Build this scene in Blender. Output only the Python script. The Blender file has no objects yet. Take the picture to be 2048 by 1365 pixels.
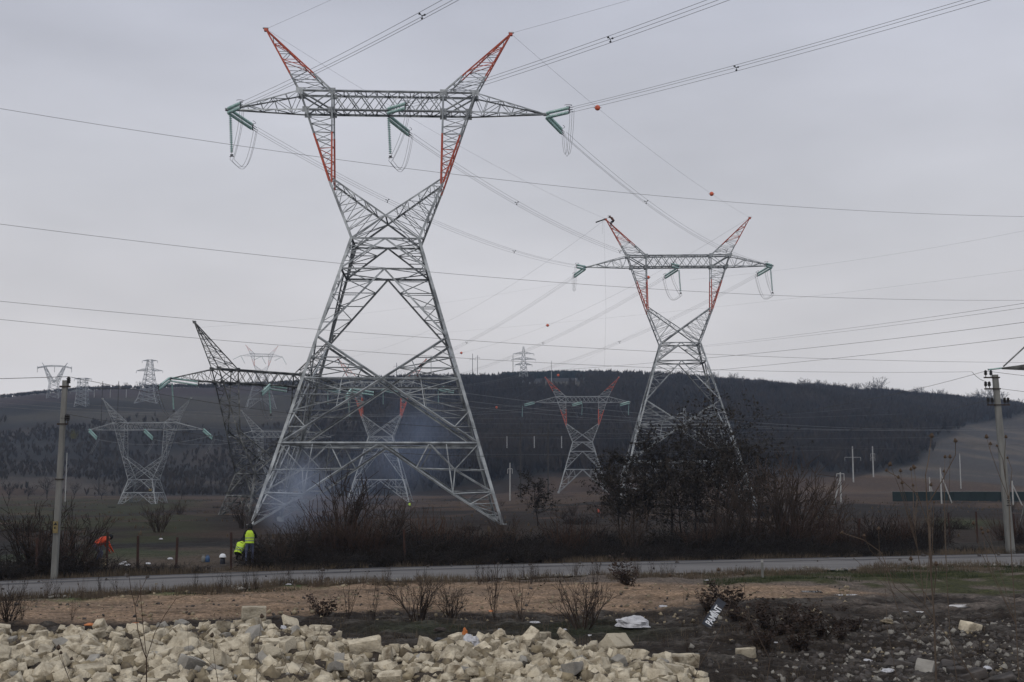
import bpy, bmesh, math, random
import numpy as np
from mathutils import Vector, Matrix, noise as mnoise
R = math.radians
sc = bpy.context.scene
COL = sc.collection

# ---------------------------------------------------------------- camera
F = 2400.0                      # focal length in photo pixels (photo 2048 x 1365)
EYE = 4.1
PITCH = math.atan((949 - 682.5) / F)
CP, SP = math.cos(PITCH), math.sin(PITCH)
cam_d = bpy.data.cameras.new('camera')
cam_d.sensor_width = 36.0
cam_d.lens = 36.0 * F / 2048.0
cam_d.clip_start = 0.5
cam_d.clip_end = 6000
cam = bpy.data.objects.new('camera', cam_d)
cam.location = (0, 0, EYE)
cam.rotation_euler = (R(90) + PITCH, 0, 0)
COL.objects.link(cam)
sc.camera = cam

# ---------------------------------------------------------------- sky, sun, exposure
SUN_EL, SUN_AZ = R(48), R(205)
sc.view_settings.view_transform = 'Standard'
sc.view_settings.look = 'None'
sc.view_settings.gamma = 1
sc.view_settings.use_curve_mapping = False
sc.view_settings.exposure = 0.0
world = bpy.data.worlds.new("World")
sc.world = world
world.use_nodes = True
wt = world.node_tree
for n in list(wt.nodes): wt.nodes.remove(n)
def wn(t): return wt.nodes.new(t)
w_out, w_bg, w_sky = wn('ShaderNodeOutputWorld'), wn('ShaderNodeBackground'), wn('ShaderNodeTexSky')
w_sky.sky_type = 'NISHITA'
w_sky.sun_disc = False
w_sky.sun_elevation = SUN_EL
w_sky.sun_rotation = SUN_AZ
w_sky.dust_density = 4.0
w_tc, w_sep, w_map = wn('ShaderNodeTexCoord'), wn('ShaderNodeSeparateXYZ'), wn('ShaderNodeMapping')
w_noise, w_ramp, w_r2 = wn('ShaderNodeTexNoise'), wn('ShaderNodeValToRGB'), wn('ShaderNodeMapRange')
w_mul, w_mix = wn('ShaderNodeMixRGB'), wn('ShaderNodeMixRGB')
wt.links.new(w_tc.outputs['Generated'], w_sep.inputs[0])
wt.links.new(w_sep.outputs['Z'], w_ramp.inputs[0])
cr = w_ramp.color_ramp
cr.elements[0].position = 0.0
cr.elements[0].color = (8.0, 7.65, 7.5, 1)
cr.elements[1].position = 1.0
cr.elements[1].color = (6.4, 6.6, 7.0, 1)
e = cr.elements.new(0.10); e.color = (7.3, 7.05, 7.1, 1)
e = cr.elements.new(0.22); e.color = (6.25, 6.25, 6.6, 1)
e = cr.elements.new(0.40); e.color = (5.5, 5.68, 6.5, 1)
w_map.inputs['Scale'].default_value = (1.0, 1.0, 3.2)
wt.links.new(w_tc.outputs['Generated'], w_map.inputs[0])
wt.links.new(w_map.outputs[0], w_noise.inputs['Vector'])
w_noise.inputs['Scale'].default_value = 3.0
w_noise.inputs['Detail'].default_value = 4.0
w_noise.inputs['Roughness'].default_value = 0.5
wt.links.new(w_noise.outputs[0], w_r2.inputs[0])
w_r2.inputs[1].default_value = 0.3; w_r2.inputs[2].default_value = 0.7
w_r2.inputs[3].default_value = 0.89; w_r2.inputs[4].default_value = 1.10
w_mul.blend_type = 'MULTIPLY'; w_mul.inputs[0].default_value = 1.0
wt.links.new(w_ramp.outputs[0], w_mul.inputs[1]); wt.links.new(w_r2.outputs[0], w_mul.inputs[2])
w_mix.inputs[0].default_value = 0.93          # thick overcast over the clear sky
wt.links.new(w_sky.outputs[0], w_mix.inputs[1]); wt.links.new(w_mul.outputs[0], w_mix.inputs[2])
wt.links.new(w_mix.outputs[0], w_bg.inputs['Color'])
w_bg.inputs['Strength'].default_value = 0.1
wt.links.new(w_bg.outputs[0], w_out.inputs[0])

sun_d = bpy.data.lights.new('sun', 'SUN')
sun_d.energy = 0.7
sun_d.angle = R(20)
sun_d.color = (1.0, 0.96, 0.9)
sun = bpy.data.objects.new('sun', sun_d)
sdir = Vector((math.cos(SUN_EL) * math.sin(SUN_AZ), math.cos(SUN_EL) * math.cos(SUN_AZ), math.sin(SUN_EL)))
sun.rotation_euler = sdir.to_track_quat('Z', 'Y').to_euler()
COL.objects.link(sun)

# ---------------------------------------------------------------- helpers
def ray(u, v):
    a, b = (u - 1024) / F, (682.5 - v) / F
    return np.array([a, CP - b * SP, SP + b * CP])
def at(u, v, Y):
    r = ray(u, v)
    return Vector(np.array([0, 0, EYE]) + r * (Y / r[1]))
def proj_np(X, Y, Z):
    z = Z - EYE
    d = Y * CP + z * SP
    d = np.where(d < 0.5, 0.5, d)
    return 1024 + F * X / d, 682.5 - F * (-Y * SP + z * CP) / d
def sstep(a, b, x):
    t = np.clip((x - a) / (b - a), 0, 1)
    return t * t * (3 - 2 * t)
_rs = np.random.RandomState(7)
_T = _rs.rand(256, 256)
def vnoise(x, y):
    xi, yi = np.floor(x).astype(int), np.floor(y).astype(int)
    fx, fy = x - xi, y - yi
    fx, fy = fx * fx * (3 - 2 * fx), fy * fy * (3 - 2 * fy)
    a, b = _T[xi % 256, yi % 256], _T[(xi + 1) % 256, yi % 256]
    c, d = _T[xi % 256, (yi + 1) % 256], _T[(xi + 1) % 256, (yi + 1) % 256]
    return (a * (1 - fx) + b * fx) * (1 - fy) + (c * (1 - fx) + d * fx) * fy
def fbm(x, y, o=4):
    s, a, t = 0, 0.5, 0
    for k in range(o):
        s = s + a * vnoise(x * 2 ** k + 17.3 * k, y * 2 ** k + 5.1 * k); t += a; a *= 0.5
    return s / t

# road: far edge polyline in world metres, extended both ways
ROAD_FAR = [(-75, 15), (-45, 32), (-19.6, 46.6), (-11.0, 51.0), (-0.5, 55.2), (11.4, 58.4), (26.4, 62.7), (60, 71), (110, 80)]
_rx, _ry = np.array([p[0] for p in ROAD_FAR]), np.array([p[1] for p in ROAD_FAR])
def road_far(X):
    X = np.asarray(X, float)
    w = 4.0
    return sum(np.interp(X + k * w, _rx, _ry) for k in (-1, -.5, 0, .5, 1)) / 5
ROAD_W = 7.0                    # measured along Y

RIDGE = [(-900, 830), (-300, 812), (0, 797), (70, 790), (170, 781), (320, 777), (400, 776), (600, 768), (800, 757), (950, 752), (1020, 750),
         (1100, 746), (1200, 746), (1300, 754), (1400, 760), (1500, 766), (1600, 772), (1700, 779), (1760, 783), (1850, 792), (1990, 804),
         (2048, 812), (2300, 850), (2900, 890)]
_ru, _rv = np.array([p[0] for p in RIDGE], float), np.array([p[1] for p in RIDGE], float)
_rv = _rv + np.interp(_ru, [700, 1050], [0, 12])        # the wood itself adds the rest of the height
YR = 880.0
def heap_height(X, Y):
    u, v = proj_np(X, Y, np.zeros_like(X))
    yb = np.interp(u, [-900, 0, 300, 500, 700, 860, 1000, 1150, 1300, 1420, 1500], [29.5, 30.4, 30.4, 30.6, 29.4, 28.6, 29.4, 27.8, 26.2, 25.0, 23])
    d = yb - Y
    edge = 1 - sstep(1300, 1470, u)
    h = 0.50 * sstep(0.0, 3.0, d) * edge
    dip = np.exp(-((u - 780) / 110) ** 2) * 0.25
    return np.maximum(h - dip * sstep(0, 2.6, d), 0)
def terrain(X, Y):
    X, Y = np.asarray(X, float), np.asarray(Y, float)
    w = 1.0 - 0.55 * sstep(-25, 18, X)
    z = -3.0 * (1 - np.exp(-np.clip(Y - 103, 0, None) / 80)) * w
    z = z + 2.4 * (1 - sstep(4, 21, Y))                       # bank the photographer stands on
    # hill
    t = X / np.maximum(Y, 1.0)
    u = 1024 + F * t
    v = np.interp(u, _ru, _rv)
    zr = EYE + (949 - v) / F * YR
    y0 = 400 + 40 * np.sin(u / 310.0)
    q = np.clip((Y - y0) / (YR - y0), 0, 1)
    prof = 0.55 * sstep(0, 1, q) + 0.45 * q ** 0.75
    bump = (fbm(X / 90 + 40, Y / 90 + 40, 3) - .5) * 14 * sstep(0, .25, q) * (1 - sstep(.75, 1, q))
    back = np.clip((Y - YR) / 600, 0, 1)
    hill = (zr - z) * prof + bump
    z = z + np.where(Y > y0, hill, 0) - back ** 1.3 * 60
    return z
def ground_z(x, y):
    return float(terrain(np.array([x]), np.array([y]))[0])
def heap_z(x, y):
    return float(heap_height(np.array([x]), np.array([y]))[0])
def gr(u, v):
    """ground point seen at a photo pixel (near plain)"""
    r = ray(u, v); z = 0.0
    for _ in range(12):
        t = (z - EYE) / r[2]; p = np.array([0, 0, EYE]) + r * t
        z = ground_z(p[0], p[1])
    return Vector((p[0], p[1], z))
def gat(u, Y):
    """ground point at a photo column and a distance"""
    p = at(u, 949, Y)
    return Vector((p.x, Y, ground_z(p.x, Y)))

# ---------------------------------------------------------------- materials
def mat(name, col, rough=0.8, var=0.25, scale=4.0, metal=0.0, bump=0.0, col2=None, detail=4.0, rand=0.0, spec=0.3, thr=(0.3, 0.7), bscale=None, stretch=None):
    m = bpy.data.materials.new(name); m.use_nodes = True
    t = m.node_tree; b = t.nodes['Principled BSDF']
    b.inputs['Roughness'].default_value = rough
    b.inputs['Metallic'].default_value = metal
    b.inputs['Specular IOR Level'].default_value = spec
    tc = t.nodes.new('ShaderNodeTexCoord'); nz = t.nodes.new('ShaderNodeTexNoise'); mr = t.nodes.new('ShaderNodeMapRange'); mx = t.nodes.new('ShaderNodeMixRGB')
    src = tc.outputs['Object']
    if stretch:
        mp = t.nodes.new('ShaderNodeMapping'); mp.inputs['Scale'].default_value = stretch
        t.links.new(src, mp.inputs[0]); src = mp.outputs[0]
    oi = t.nodes.new('ShaderNodeObjectInfo')
    if rand:
        ad = t.nodes.new('ShaderNodeVectorMath'); ad.operation = 'ADD'
        ms = t.nodes.new('ShaderNodeVectorMath'); ms.operation = 'SCALE'; ms.inputs[0].default_value = (37, 51, 29)
        t.links.new(oi.outputs['Random'], ms.inputs['Scale'])
        t.links.new(src, ad.inputs[0]); t.links.new(ms.outputs[0], ad.inputs[1]); src = ad.outputs[0]
    t.links.new(src, nz.inputs['Vector'])
    nz.inputs['Scale'].default_value = scale; nz.inputs['Detail'].default_value = detail; nz.inputs['Roughness'].default_value = 0.6
    t.links.new(nz.outputs[0], mr.inputs[0]); mr.inputs[1].default_value = thr[0]; mr.inputs[2].default_value = thr[1]
    t.links.new(mr.outputs[0], mx.inputs[0])
    c2 = col2 if col2 else tuple(min(1, c * (1 + var)) for c in col)
    c1 = col if col2 else tuple(c * (1 - var) for c in col)
    mx.inputs[1].default_value = (*c1, 1); mx.inputs[2].default_value = (*c2, 1)
    out = mx.outputs[0]
    if rand:
        hs = t.nodes.new('ShaderNodeHueSaturation'); r2 = t.nodes.new('ShaderNodeMapRange')
        r2.inputs[3].default_value = 1 - rand; r2.inputs[4].default_value = 1 + rand
        t.links.new(oi.outputs['Random'], r2.inputs[0]); t.links.new(r2.outputs[0], hs.inputs['Value'])
        t.links.new(out, hs.inputs['Color']); out = hs.outputs[0]
    t.links.new(out, b.inputs['Base Color'])
    if bump:
        bn = t.nodes.new('ShaderNodeTexNoise'); bp = t.nodes.new('ShaderNodeBump')
        bn.inputs['Scale'].default_value = bscale or scale * 5; bn.inputs['Detail'].default_value = 5
        t.links.new(src, bn.inputs['Vector']); t.links.new(bn.outputs[0], bp.inputs['Height'])
        bp.inputs['Strength'].default_value = bump; bp.inputs['Distance'].default_value = 0.05
        t.links.new(bp.outputs[0], b.inputs['Normal'])
    return m
M = {}
M['steel'] = mat('galvanised_steel', (.13, .14, .148), .5, scale=.75, metal=.25, col2=(.40, .425, .435), spec=.5, thr=(.36, .64))
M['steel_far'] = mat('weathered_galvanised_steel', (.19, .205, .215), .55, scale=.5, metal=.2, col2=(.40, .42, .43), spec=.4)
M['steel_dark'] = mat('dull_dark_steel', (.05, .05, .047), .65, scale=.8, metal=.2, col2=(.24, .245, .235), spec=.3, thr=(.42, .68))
M['red'] = mat('red_tower_paint', (.36, .065, .04), .6, scale=1.2, col2=(.50, .12, .07))
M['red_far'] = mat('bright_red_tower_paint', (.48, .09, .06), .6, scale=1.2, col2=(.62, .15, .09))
M['glass'] = mat('green_insulator_glass', (.17, .33, .305), .15, scale=2, col2=(.40, .56, .53), spec=.8)
M['fitting'] = mat('dark_steel_fitting', (.05, .052, .055), .5, scale=6, metal=.4)
M['wire'] = mat('aluminium_conductor', (.17, .175, .18), .5, scale=.5, metal=.3)
M['wire_dark'] = mat('old_black_conductor', (.06, .062, .065), .6, scale=.5, metal=.2)
M['ball'] = mat('orange_marker_paint', (.55, .10, .045), .5, scale=3, col2=(.70, .16, .08))
M['concrete'] = mat('pole_concrete', (.13, .13, .122), .9, scale=1.5, col2=(.225, .225, .21), bump=.3, stretch=(3, 3, .5))
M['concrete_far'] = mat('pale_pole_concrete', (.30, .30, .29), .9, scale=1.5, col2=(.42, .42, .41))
M['wood_pole'] = mat('dark_timber_pole', (.05, .045, .04), .9, scale=1.5)
M['insul_black'] = mat('black_pin_insulator', (.018, .016, .015), .35, scale=4)
M['iron'] = mat('rusted_iron', (.045, .035, .03), .8, scale=6)
M['rust_post'] = mat('rust_brown_post', (.03, .017, .014), .85, scale=6, col2=(.06, .032, .024))
M['stone'] = mat('limestone', (.19, .15, .10), .9, scale=3.6, col2=(.555, .49, .37), bump=.7, rand=.22, bscale=24, thr=(.30, .56))
M['stone_grey'] = mat('grey_weathered_block', (.22, .205, .18), .9, scale=3, col2=(.36, .34, .30), bump=.5, rand=.22, bscale=25)
M['rubble'] = mat('broken_rubble', (.06, .046, .033), .95, scale=1.6, col2=(.36, .30, .20), bump=.5, thr=(.3, .65))  # brownish rubble, its dark tone also painting shade in the heap gaps
M['char'] = mat('dark_slag', (.014, .012, .011), .85, scale=2.2, col2=(.115, .10, .09), bump=.4)
M['twig'] = mat('brown_twigs', (.022, .017, .014), .9, scale=1, col2=(.065, .045, .034), rand=.3)
M['twig_red'] = mat('reddish_twigs', (.030, .018, .013), .9, scale=1, col2=(.07, .041, .029), rand=.25)
M['twig_dark'] = mat('blackish_twigs', (.010, .0085, .0075), .9, scale=1, col2=(.026, .02, .017), rand=.3)
M['stem'] = mat('dry_weed_stem', (.07, .05, .038), .9, scale=3, col2=(.13, .10, .075))
M['seed'] = mat('dry_seed_head', (.05, .035, .025), .9, scale=30, col2=(.12, .085, .06))
M['leaf_dark'] = mat('dead_dark_leaves', (.010, .009, .008), .85, scale=1.2, col2=(.045, .035, .026), rand=.2)
M['leaf_brown'] = mat('dead_brown_leaves', (.022, .014, .011), .85, scale=1.2, col2=(.065, .042, .03), rand=.2)
M['drygrass'] = mat('dry_grass_blades', (.07, .055, .038), .9, scale=.8, col2=(.15, .115, .08))
M['greengrass'] = mat('green_grass_blades', (.026, .036, .015), .9, scale=.8, col2=(.05, .06, .026))
M['wood_far'] = mat('bare_wood_far', (.019, .0155, .0135), .95, scale=.02, col2=(.050, .040, .033), detail=6)
M['scrub_far'] = mat('brown_scrub_far', (.030, .025, .021), .95, scale=.03, col2=(.062, .05, .04), detail=6)
M['conifer'] = mat('evergreen_far', (.018, .024, .02), .95, scale=.05, col2=(.035, .042, .034))
M['white_plastic'] = mat('white_plastic_sheet', (.38, .38, .40), .5, scale=7, col2=(.66, .66, .68), bump=.4)
M['board'] = mat('painted_dark_board', (.03, .034, .045), .6, scale=6)
M['white_paint'] = mat('white_letter_paint', (.72, .74, .76), .6, var=.12, scale=8)
M['orange'] = mat('orange_scrap', (.50, .17, .05), .5, scale=8)
M['blue'] = mat('blue_plastic', (.05, .10, .20), .45, scale=6)
M['green_wall'] = mat('dark_green_sheet_wall', (.010, .019, .017), .7, scale=.6)
M['yellow_sign'] = mat('faded_yellow_sign', (.20, .155, .07), .7, scale=8)
M['black'] = mat('black_print', (.02, .02, .02), .7, scale=8)
M['hivis'] = mat('lime_hivis_cloth', (.42, .62, .04), .7, scale=9, col2=(.58, .80, .07))
M['hivis_dark'] = mat('grey_reflective_tape', (.22, .26, .24), .4, scale=9)
M['orange_vest'] = mat('orange_red_vest', (.34, .035, .014), .7, scale=9, col2=(.60, .075, .022))
M['jeans'] = mat('blue_jeans', (.055, .065, .11), .9, scale=9, col2=(.10, .115, .18))
M['dark_cloth'] = mat('black_jacket', (.012, .012, .013), .85, scale=9)
M['brown_cloth'] = mat('brown_work_jacket', (.10, .05, .035), .85, scale=9)
M['skin'] = mat('skin', (.35, .20, .14), .6, var=.1, scale=9)

# ---------------------------------------------------------------- mesh building
def new_mesh(name, V, faces, mats, midx=None, smooth=False):
    me = bpy.data.meshes.new(name)
    V = np.asarray(V, np.float32).reshape(-1, 3)
    if isinstance(faces, np.ndarray):
        n, k = faces.shape
        me.vertices.add(len(V)); me.vertices.foreach_set('co', V.ravel())
        me.loops.add(n * k); me.polygons.add(n)
        me.loops.foreach_set('vertex_index', faces.astype(np.int32).ravel())
        me.polygons.foreach_set('loop_start', np.arange(0, n * k, k, dtype=np.int32))
        me.polygons.foreach_set('loop_total', np.full(n, k, np.int32))
        me.update(calc_edges=True)
    else:
        me.from_pydata([tuple(map(float, v)) for v in V], [], [tuple(f) for f in faces])
    for m in (mats if isinstance(mats, (list, tuple)) else [mats]): me.materials.append(m)
    if midx is not None: me.polygons.foreach_set('material_index', np.asarray(midx, np.int32))
    if smooth: me.polygons.foreach_set('use_smooth', np.ones(len(me.polygons), bool))
    me.update()
    return me
def link(name, me, parent=None, label=None, cat=None, group=None, kind=None, loc=None, rot=None, scale=None):
    o = bpy.data.objects.new(name, me); COL.objects.link(o)
    if parent is not None: o.parent = parent
    if loc is not None: o.location = loc
    if rot is not None: o.rotation_euler = rot
    if scale is not None: o.scale = scale if hasattr(scale, '__len__') else (scale,) * 3
    if label: o['label'] = label
    if cat: o['category'] = cat
    if group: o['group'] = group
    if kind: o['kind'] = kind
    return o
def thing(name, label, cat, loc=(0, 0, 0), rz=0.0, group=None):
    return link(name, None, None, label, cat, group, None, loc, (0, 0, rz))
def copy_tree(o, parent=None):
    c = o.copy(); COL.objects.link(c)
    if parent is not None: c.parent = parent
    for ch in list(o.children): copy_tree(ch, c)
    return c

class MB:
    """collects shapes into one mesh"""
    def __init__(s): s.v = []; s.f = []; s.m = []
    def add(s, V, Fc, mi=0):
        o = len(s.v); s.v += [tuple(map(float, p)) for p in V]; s.f += [tuple(i + o for i in f) for f in Fc]; s.m += [mi] * len(Fc)
    def box(s, c, d, mi=0, rot=None):
        hx, hy, hz = d[0] / 2, d[1] / 2, d[2] / 2
        P = [Vector((x, y, z)) for x in (-hx, hx) for y in (-hy, hy) for z in (-hz, hz)]
        if rot is not None: P = [rot @ p for p in P]
        c = Vector(c)
        s.add([p + c for p in P], [(0, 1, 3, 2), (4, 6, 7, 5), (0, 4, 5, 1), (2, 3, 7, 6), (0, 2, 6, 4), (1, 5, 7, 3)], mi)
    def angle(s, p0, p1, w, mi=0, ref=(0, 0, 0)):
        """steel angle bar from p0 to p1 with flange w, open side towards ref"""
        p0, p1 = Vector(p0), Vector(p1); d = p1 - p0
        if d.length < 1e-6: return
        d.normalize(); mid = (p0 + p1) / 2
        r = Vector(ref) - mid; r.z = r.z * .1; r -= d * d.dot(r)
        if r.length < 1e-3: r = d.orthogonal()
        r.normalize(); q = d.cross(r)
        a, b = (r + q) * .7071, (r - q) * .7071; t = max(.1 * w, .008)
        prof = [(0, 0), (w, 0), (w, t), (t, t), (t, w), (0, w)]
        off = (a + b) * (w * .3)
        V = [p + a * x + b * y - off for p in (p0, p1) for x, y in prof]
        Fc = [(i, (i + 1) % 6, 6 + (i + 1) % 6, 6 + i) for i in range(6)] + [(5, 4, 3, 2, 1, 0), (6, 7, 8, 9, 10, 11)]
        s.add(V, Fc, mi)
    def tube(s, pts, r, n=6, mi=0, cap=True):
        pts = [Vector(p) for p in pts]; rr = r if hasattr(r, '__len__') else [r] * len(pts)
        V = []; prev = None
        for i, p in enumerate(pts):
            d = (pts[min(i + 1, len(pts) - 1)] - pts[max(i - 1, 0)])
            d = d.normalized() if d.length > 1e-9 else Vector((0, 0, 1))
            a = d.orthogonal().normalized() if prev is None else (prev - d * prev.dot(d)).normalized()
            prev = a; b = d.cross(a)
            V += [p + (a * math.cos(2 * math.pi * k / n) + b * math.sin(2 * math.pi * k / n)) * rr[i] for k in range(n)]
        Fc = [(i * n + k, i * n + (k + 1) % n, (i + 1) * n + (k + 1) % n, (i + 1) * n + k) for i in range(len(pts) - 1) for k in range(n)]
        if cap: Fc += [tuple(range(n - 1, -1, -1)), tuple((len(pts) - 1) * n + k for k in range(n))]
        s.add(V, Fc, mi)
    def lathe(s, prof, n=10, mi=0, c=(0, 0, 0)):
        c = Vector(c); V = []; 
        for r, z in prof: V += [c + Vector((r * math.cos(2 * math.pi * k / n), r * math.sin(2 * math.pi * k / n), z)) for k in range(n)]
        Fc = [(i * n + k, i * n + (k + 1) % n, (i + 1) * n + (k + 1) % n, (i + 1) * n + k) for i in range(len(prof) - 1) for k in range(n)]
        Fc += [tuple(range(n - 1, -1, -1)), tuple((len(prof) - 1) * n + k for k in range(n))]
        s.add(V, Fc, mi)
    def mesh(s, name, mats, smooth=False): return new_mesh(name, s.v, s.f, mats, s.m, smooth)

def twig_mesh(name, segs, m, leaves=None, m2=None):
    """three-sided tapering tubes, fast; segs (N,8): p0 p1 r0 r1; leaves (K,9): centre, a, b"""
    S = np.asarray(segs, float); p0, p1, r0, r1 = S[:, :3], S[:, 3:6], S[:, 6:7], S[:, 7:8]
    d = p1 - p0; d /= np.linalg.norm(d, axis=1, keepdims=True) + 1e-9
    ref = np.where(np.abs(d[:, 2:3]) > .9, np.array([[1., 0, 0]]), np.array([[0, 0, 1.]]))
    a = np.cross(d, ref); a /= np.linalg.norm(a, axis=1, keepdims=True) + 1e-9; b = np.cross(d, a)
    V = np.zeros((len(S), 6, 3))
    for k in range(3):
        w = a * math.cos(k * 2.0944) + b * math.sin(k * 2.0944)
        V[:, k] = p0 + w * r0; V[:, 3 + k] = p1 + w * r1
    q = np.array([[0, 1, 4, 3], [1, 2, 5, 4], [2, 0, 3, 5]])
    Fc = (q[None] + 6 * np.arange(len(S))[:, None, None]).reshape(-1, 4)
    V = V.reshape(-1, 3); mi = np.zeros(len(Fc), int); mats = [m]
    if leaves is not None and len(leaves):
        L = np.asarray(leaves, float); c, A, B = L[:, :3], L[:, 3:6], L[:, 6:9]
        LV = np.stack([c - A, c - B * .6, c + A, c + B], 1).reshape(-1, 3)
        LF = np.arange(len(LV)).reshape(-1, 4) + len(V)
        V = np.vstack([V, LV]); Fc = np.vstack([Fc, LF]); mi = np.r_[mi, np.ones(len(LF), int)]; mats = [m, m2]
    return new_mesh(name, V, Fc, mats, mi)

# ================================================================ GROUND
def lin_zone(base, col, w): return base * (1 - w[..., None]) + np.array(col) * w[..., None]
def band(u, v, pts_top, pts_bot, soft=6.0, jit=None):
    t = np.interp(u, [p[0] for p in pts_top], [p[1] for p in pts_top]); b = np.interp(u, [p[0] for p in pts_bot], [p[1] for p in pts_bot])
    if jit is not None: t = t + jit; b = b + jit
    return sstep(t - soft, t + soft, v) * (1 - sstep(b - soft, b + soft, v))
def build_ground():
    ys = [-12.0]
    while ys[-1] < 1500:
        y = ys[-1]; ys.append(y + (1.0 if y < 18 else 0.11 if y < 36 else 0.2 if y < 70 else max(.5, (y / 130.0) ** 1.3 * .9)))
    ys = np.array(ys); ts = np.concatenate([np.linspace(-1.3, -.5, 50)[:-1], np.linspace(-.5, .5, 520), np.linspace(.5, 1.3, 50)[1:]])
    Tm, Ym = np.meshgrid(ts, ys); Xm = Tm * (Ym + 14)
    Z = terrain(Xm, Ym)
    near = 1 - sstep(60, 110, Ym)
    u, v = proj_np(Xm, Ym, np.where(Ym < 90, 0, Z))
    n1, n2, n3 = fbm(Xm / 1.6, Ym / 1.6, 4), fbm(Xm / .45 + 9, Ym / .45, 3), fbm(Xm / 9 + 3, Ym / 9, 3)
    rf = road_far(Xm); rd = rf - Ym                   # distance this side of the far road edge
    hh = heap_height(Xm, Ym)
    onroad = (1 - sstep(.2, 1.2, np.abs(rd - ROAD_W / 2) - ROAD_W / 2))
    soft = near * (1 - onroad)
    dark = band(u, v, [(-900, 1262), (300, 1250), (800, 1222), (1000, 1228), (1300, 1222), (1480, 1205), (1700, 1195), (2048, 1182), (3000, 1182)], [(-900, 1900), (3000, 1900)], 6, (n1 - .5) * 26)
    Z = Z + soft * ((n3 - .5) * .35 + (n1 - .5) * .22 + (n2 - .5) * .07) + soft * dark * ((n2 - .5) * .09 + (n1 - .5) * .08)
    Z = Z + soft * dark * ((fbm(Xm / .16, Ym / .16 + 7, 2) - .5) * .09 + np.clip(fbm(Xm / .7 + 3, Ym / .5, 3) - .56, 0, 1) * .35)
    Z = Z + (1 - near) * sstep(80, 100, Ym) * (1 - sstep(330, 390, Ym)) * ((fbm(Xm / 14 + 8, Ym / 14, 4) - .5) * 1.0)
    Z = Z - .12 * onroad * near + hh
    ruts = (fbm(Xm * .25 + Ym * .02, (Ym - .30 * Xm) * 2.2, 3) - .5) * .16
    Z = Z + soft * (1 - dark) * ruts * (1 - sstep(50, 60, Ym))
    # surface colours by zone
    C = np.zeros(Z.shape + (3,)) + np.array([.052, .042, .035])
    jn = (n1 - .5) * 10
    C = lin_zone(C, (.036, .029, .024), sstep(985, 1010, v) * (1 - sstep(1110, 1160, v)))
    fY = np.clip(Ym / 60, .5, 4)
    pa, pb = fbm(Xm / 6 + 2, Ym / 12, 4), fbm(Xm / 13 + 12, Ym / 22 + 9, 4)
    C = lin_zone(C, (.075, .058, .043), .8 * sstep(.5, .62, pa) * (v > 985) * (rd < 0))
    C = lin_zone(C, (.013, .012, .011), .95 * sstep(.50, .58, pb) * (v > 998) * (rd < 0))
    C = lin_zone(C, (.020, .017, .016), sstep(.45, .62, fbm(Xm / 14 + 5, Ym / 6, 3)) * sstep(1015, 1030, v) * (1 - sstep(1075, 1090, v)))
    green = sstep(.42, .60, fbm(Xm / 11 + 30, Ym / 14 + 3, 3))
    C = lin_zone(C, (.030, .040, .018), .85 * green * (1 - sstep(330, 480, u)) * sstep(985, 1000, v) * (1 - sstep(1105, 1130, v)))
    C = lin_zone(C, (.045, .075, .025), .8 * np.exp(-((u - 1930) / 60) ** 2) * sstep(1035, 1045, v) * (1 - sstep(1062, 1075, v)))
    C = lin_zone(C, (.026, .022, .018), sstep(480, 560, u) * sstep(1040, 1065, v) * (rd < 0))
    # this side of the road
    this = (rd > ROAD_W - .6)
    C = np.where(this[..., None], np.array([.105, .085, .07]), C)
    sand = band(u, v, [(-900, 1215), (0, 1208), (250, 1196), (500, 1181), (700, 1172), (1000, 1168), (1500, 1172), (1650, 1178), (1760, 1190), (1900, 1210), (3000, 1250)],
                [(-900, 1262), (0, 1256), (450, 1246), (800, 1226), (1000, 1231), (1300, 1224), (1460, 1212), (1650, 1208), (1760, 1200), (1900, 1205), (3000, 1210)], 4, jn)
    C = np.where(this[..., None], lin_zone(C, (.225, .156, .104), sand * (.75 + .25 * sstep(.35, .5, n1))), C)
    C = np.where(this[..., None], lin_zone(C, (.11, .078, .053), sand * sstep(.50, .66, fbm(Xm * .5 + 3, (Ym - .3 * Xm) * 2.4, 3)) * .7), C)
    C = np.where(this[..., None], lin_zone(C, (.024, .0185, .0145), dark), C)
    C = np.where(this[..., None], lin_zone(C, (.12, .10, .085), dark * sstep(1560, 1760, u) * (1 - sstep(1212, 1238, v)) * sstep(.4, .6, n1)), C)
    C = np.where(this[..., None], lin_zone(C, (.055, .048, .041), dark * sstep(.56, .72, n2)), C)
    grn = band(u, v, [(1400, 1162), (1600, 1150), (2048, 1142), (3000, 1140)], [(1400, 1168), (1600, 1172), (1750, 1186), (2048, 1186), (3000, 1190)], 4, jn) * sstep(1380, 1500, u)
    C = np.where(this[..., None], lin_zone(C, (.038, .040, .015), grn * sstep(.36, .55, n1)), C)
    g2 = np.exp(-((u - 130) / 90) ** 2 - ((v - 1199) / 6) ** 2) + np.exp(-((u - 330) / 60) ** 2 - ((v - 1190) / 5) ** 2) + np.exp(-((u - 600) / 60) ** 2 - ((v - 1178) / 4) ** 2)
    C = np.where(this[..., None], lin_zone(C, (.05, .08, .025), np.clip(g2, 0, 1) * sstep(.38, .55, n2)), C)
    g3 = np.exp(-((u - 830) / 110) ** 2 - ((v - 1262) / 10) ** 2) + np.exp(-((u - 1180) / 140) ** 2 - ((v - 1262) / 14) ** 2)
    C = np.where(this[..., None], lin_zone(C, (.022, .028, .014), np.clip(g3, 0, 1) * .7), C)
    C = lin_zone(C, (.06, .048, .037), np.clip(hh * 2.5, 0, 1) * .85)  # heap soil, darkened to paint in the shade between the stones
    # hill: woods, fields, bare banks
    ang = v
    hl = Ym > 395
    C = np.where(hl[..., None], np.array([.026, .024, .023]), C)
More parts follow.
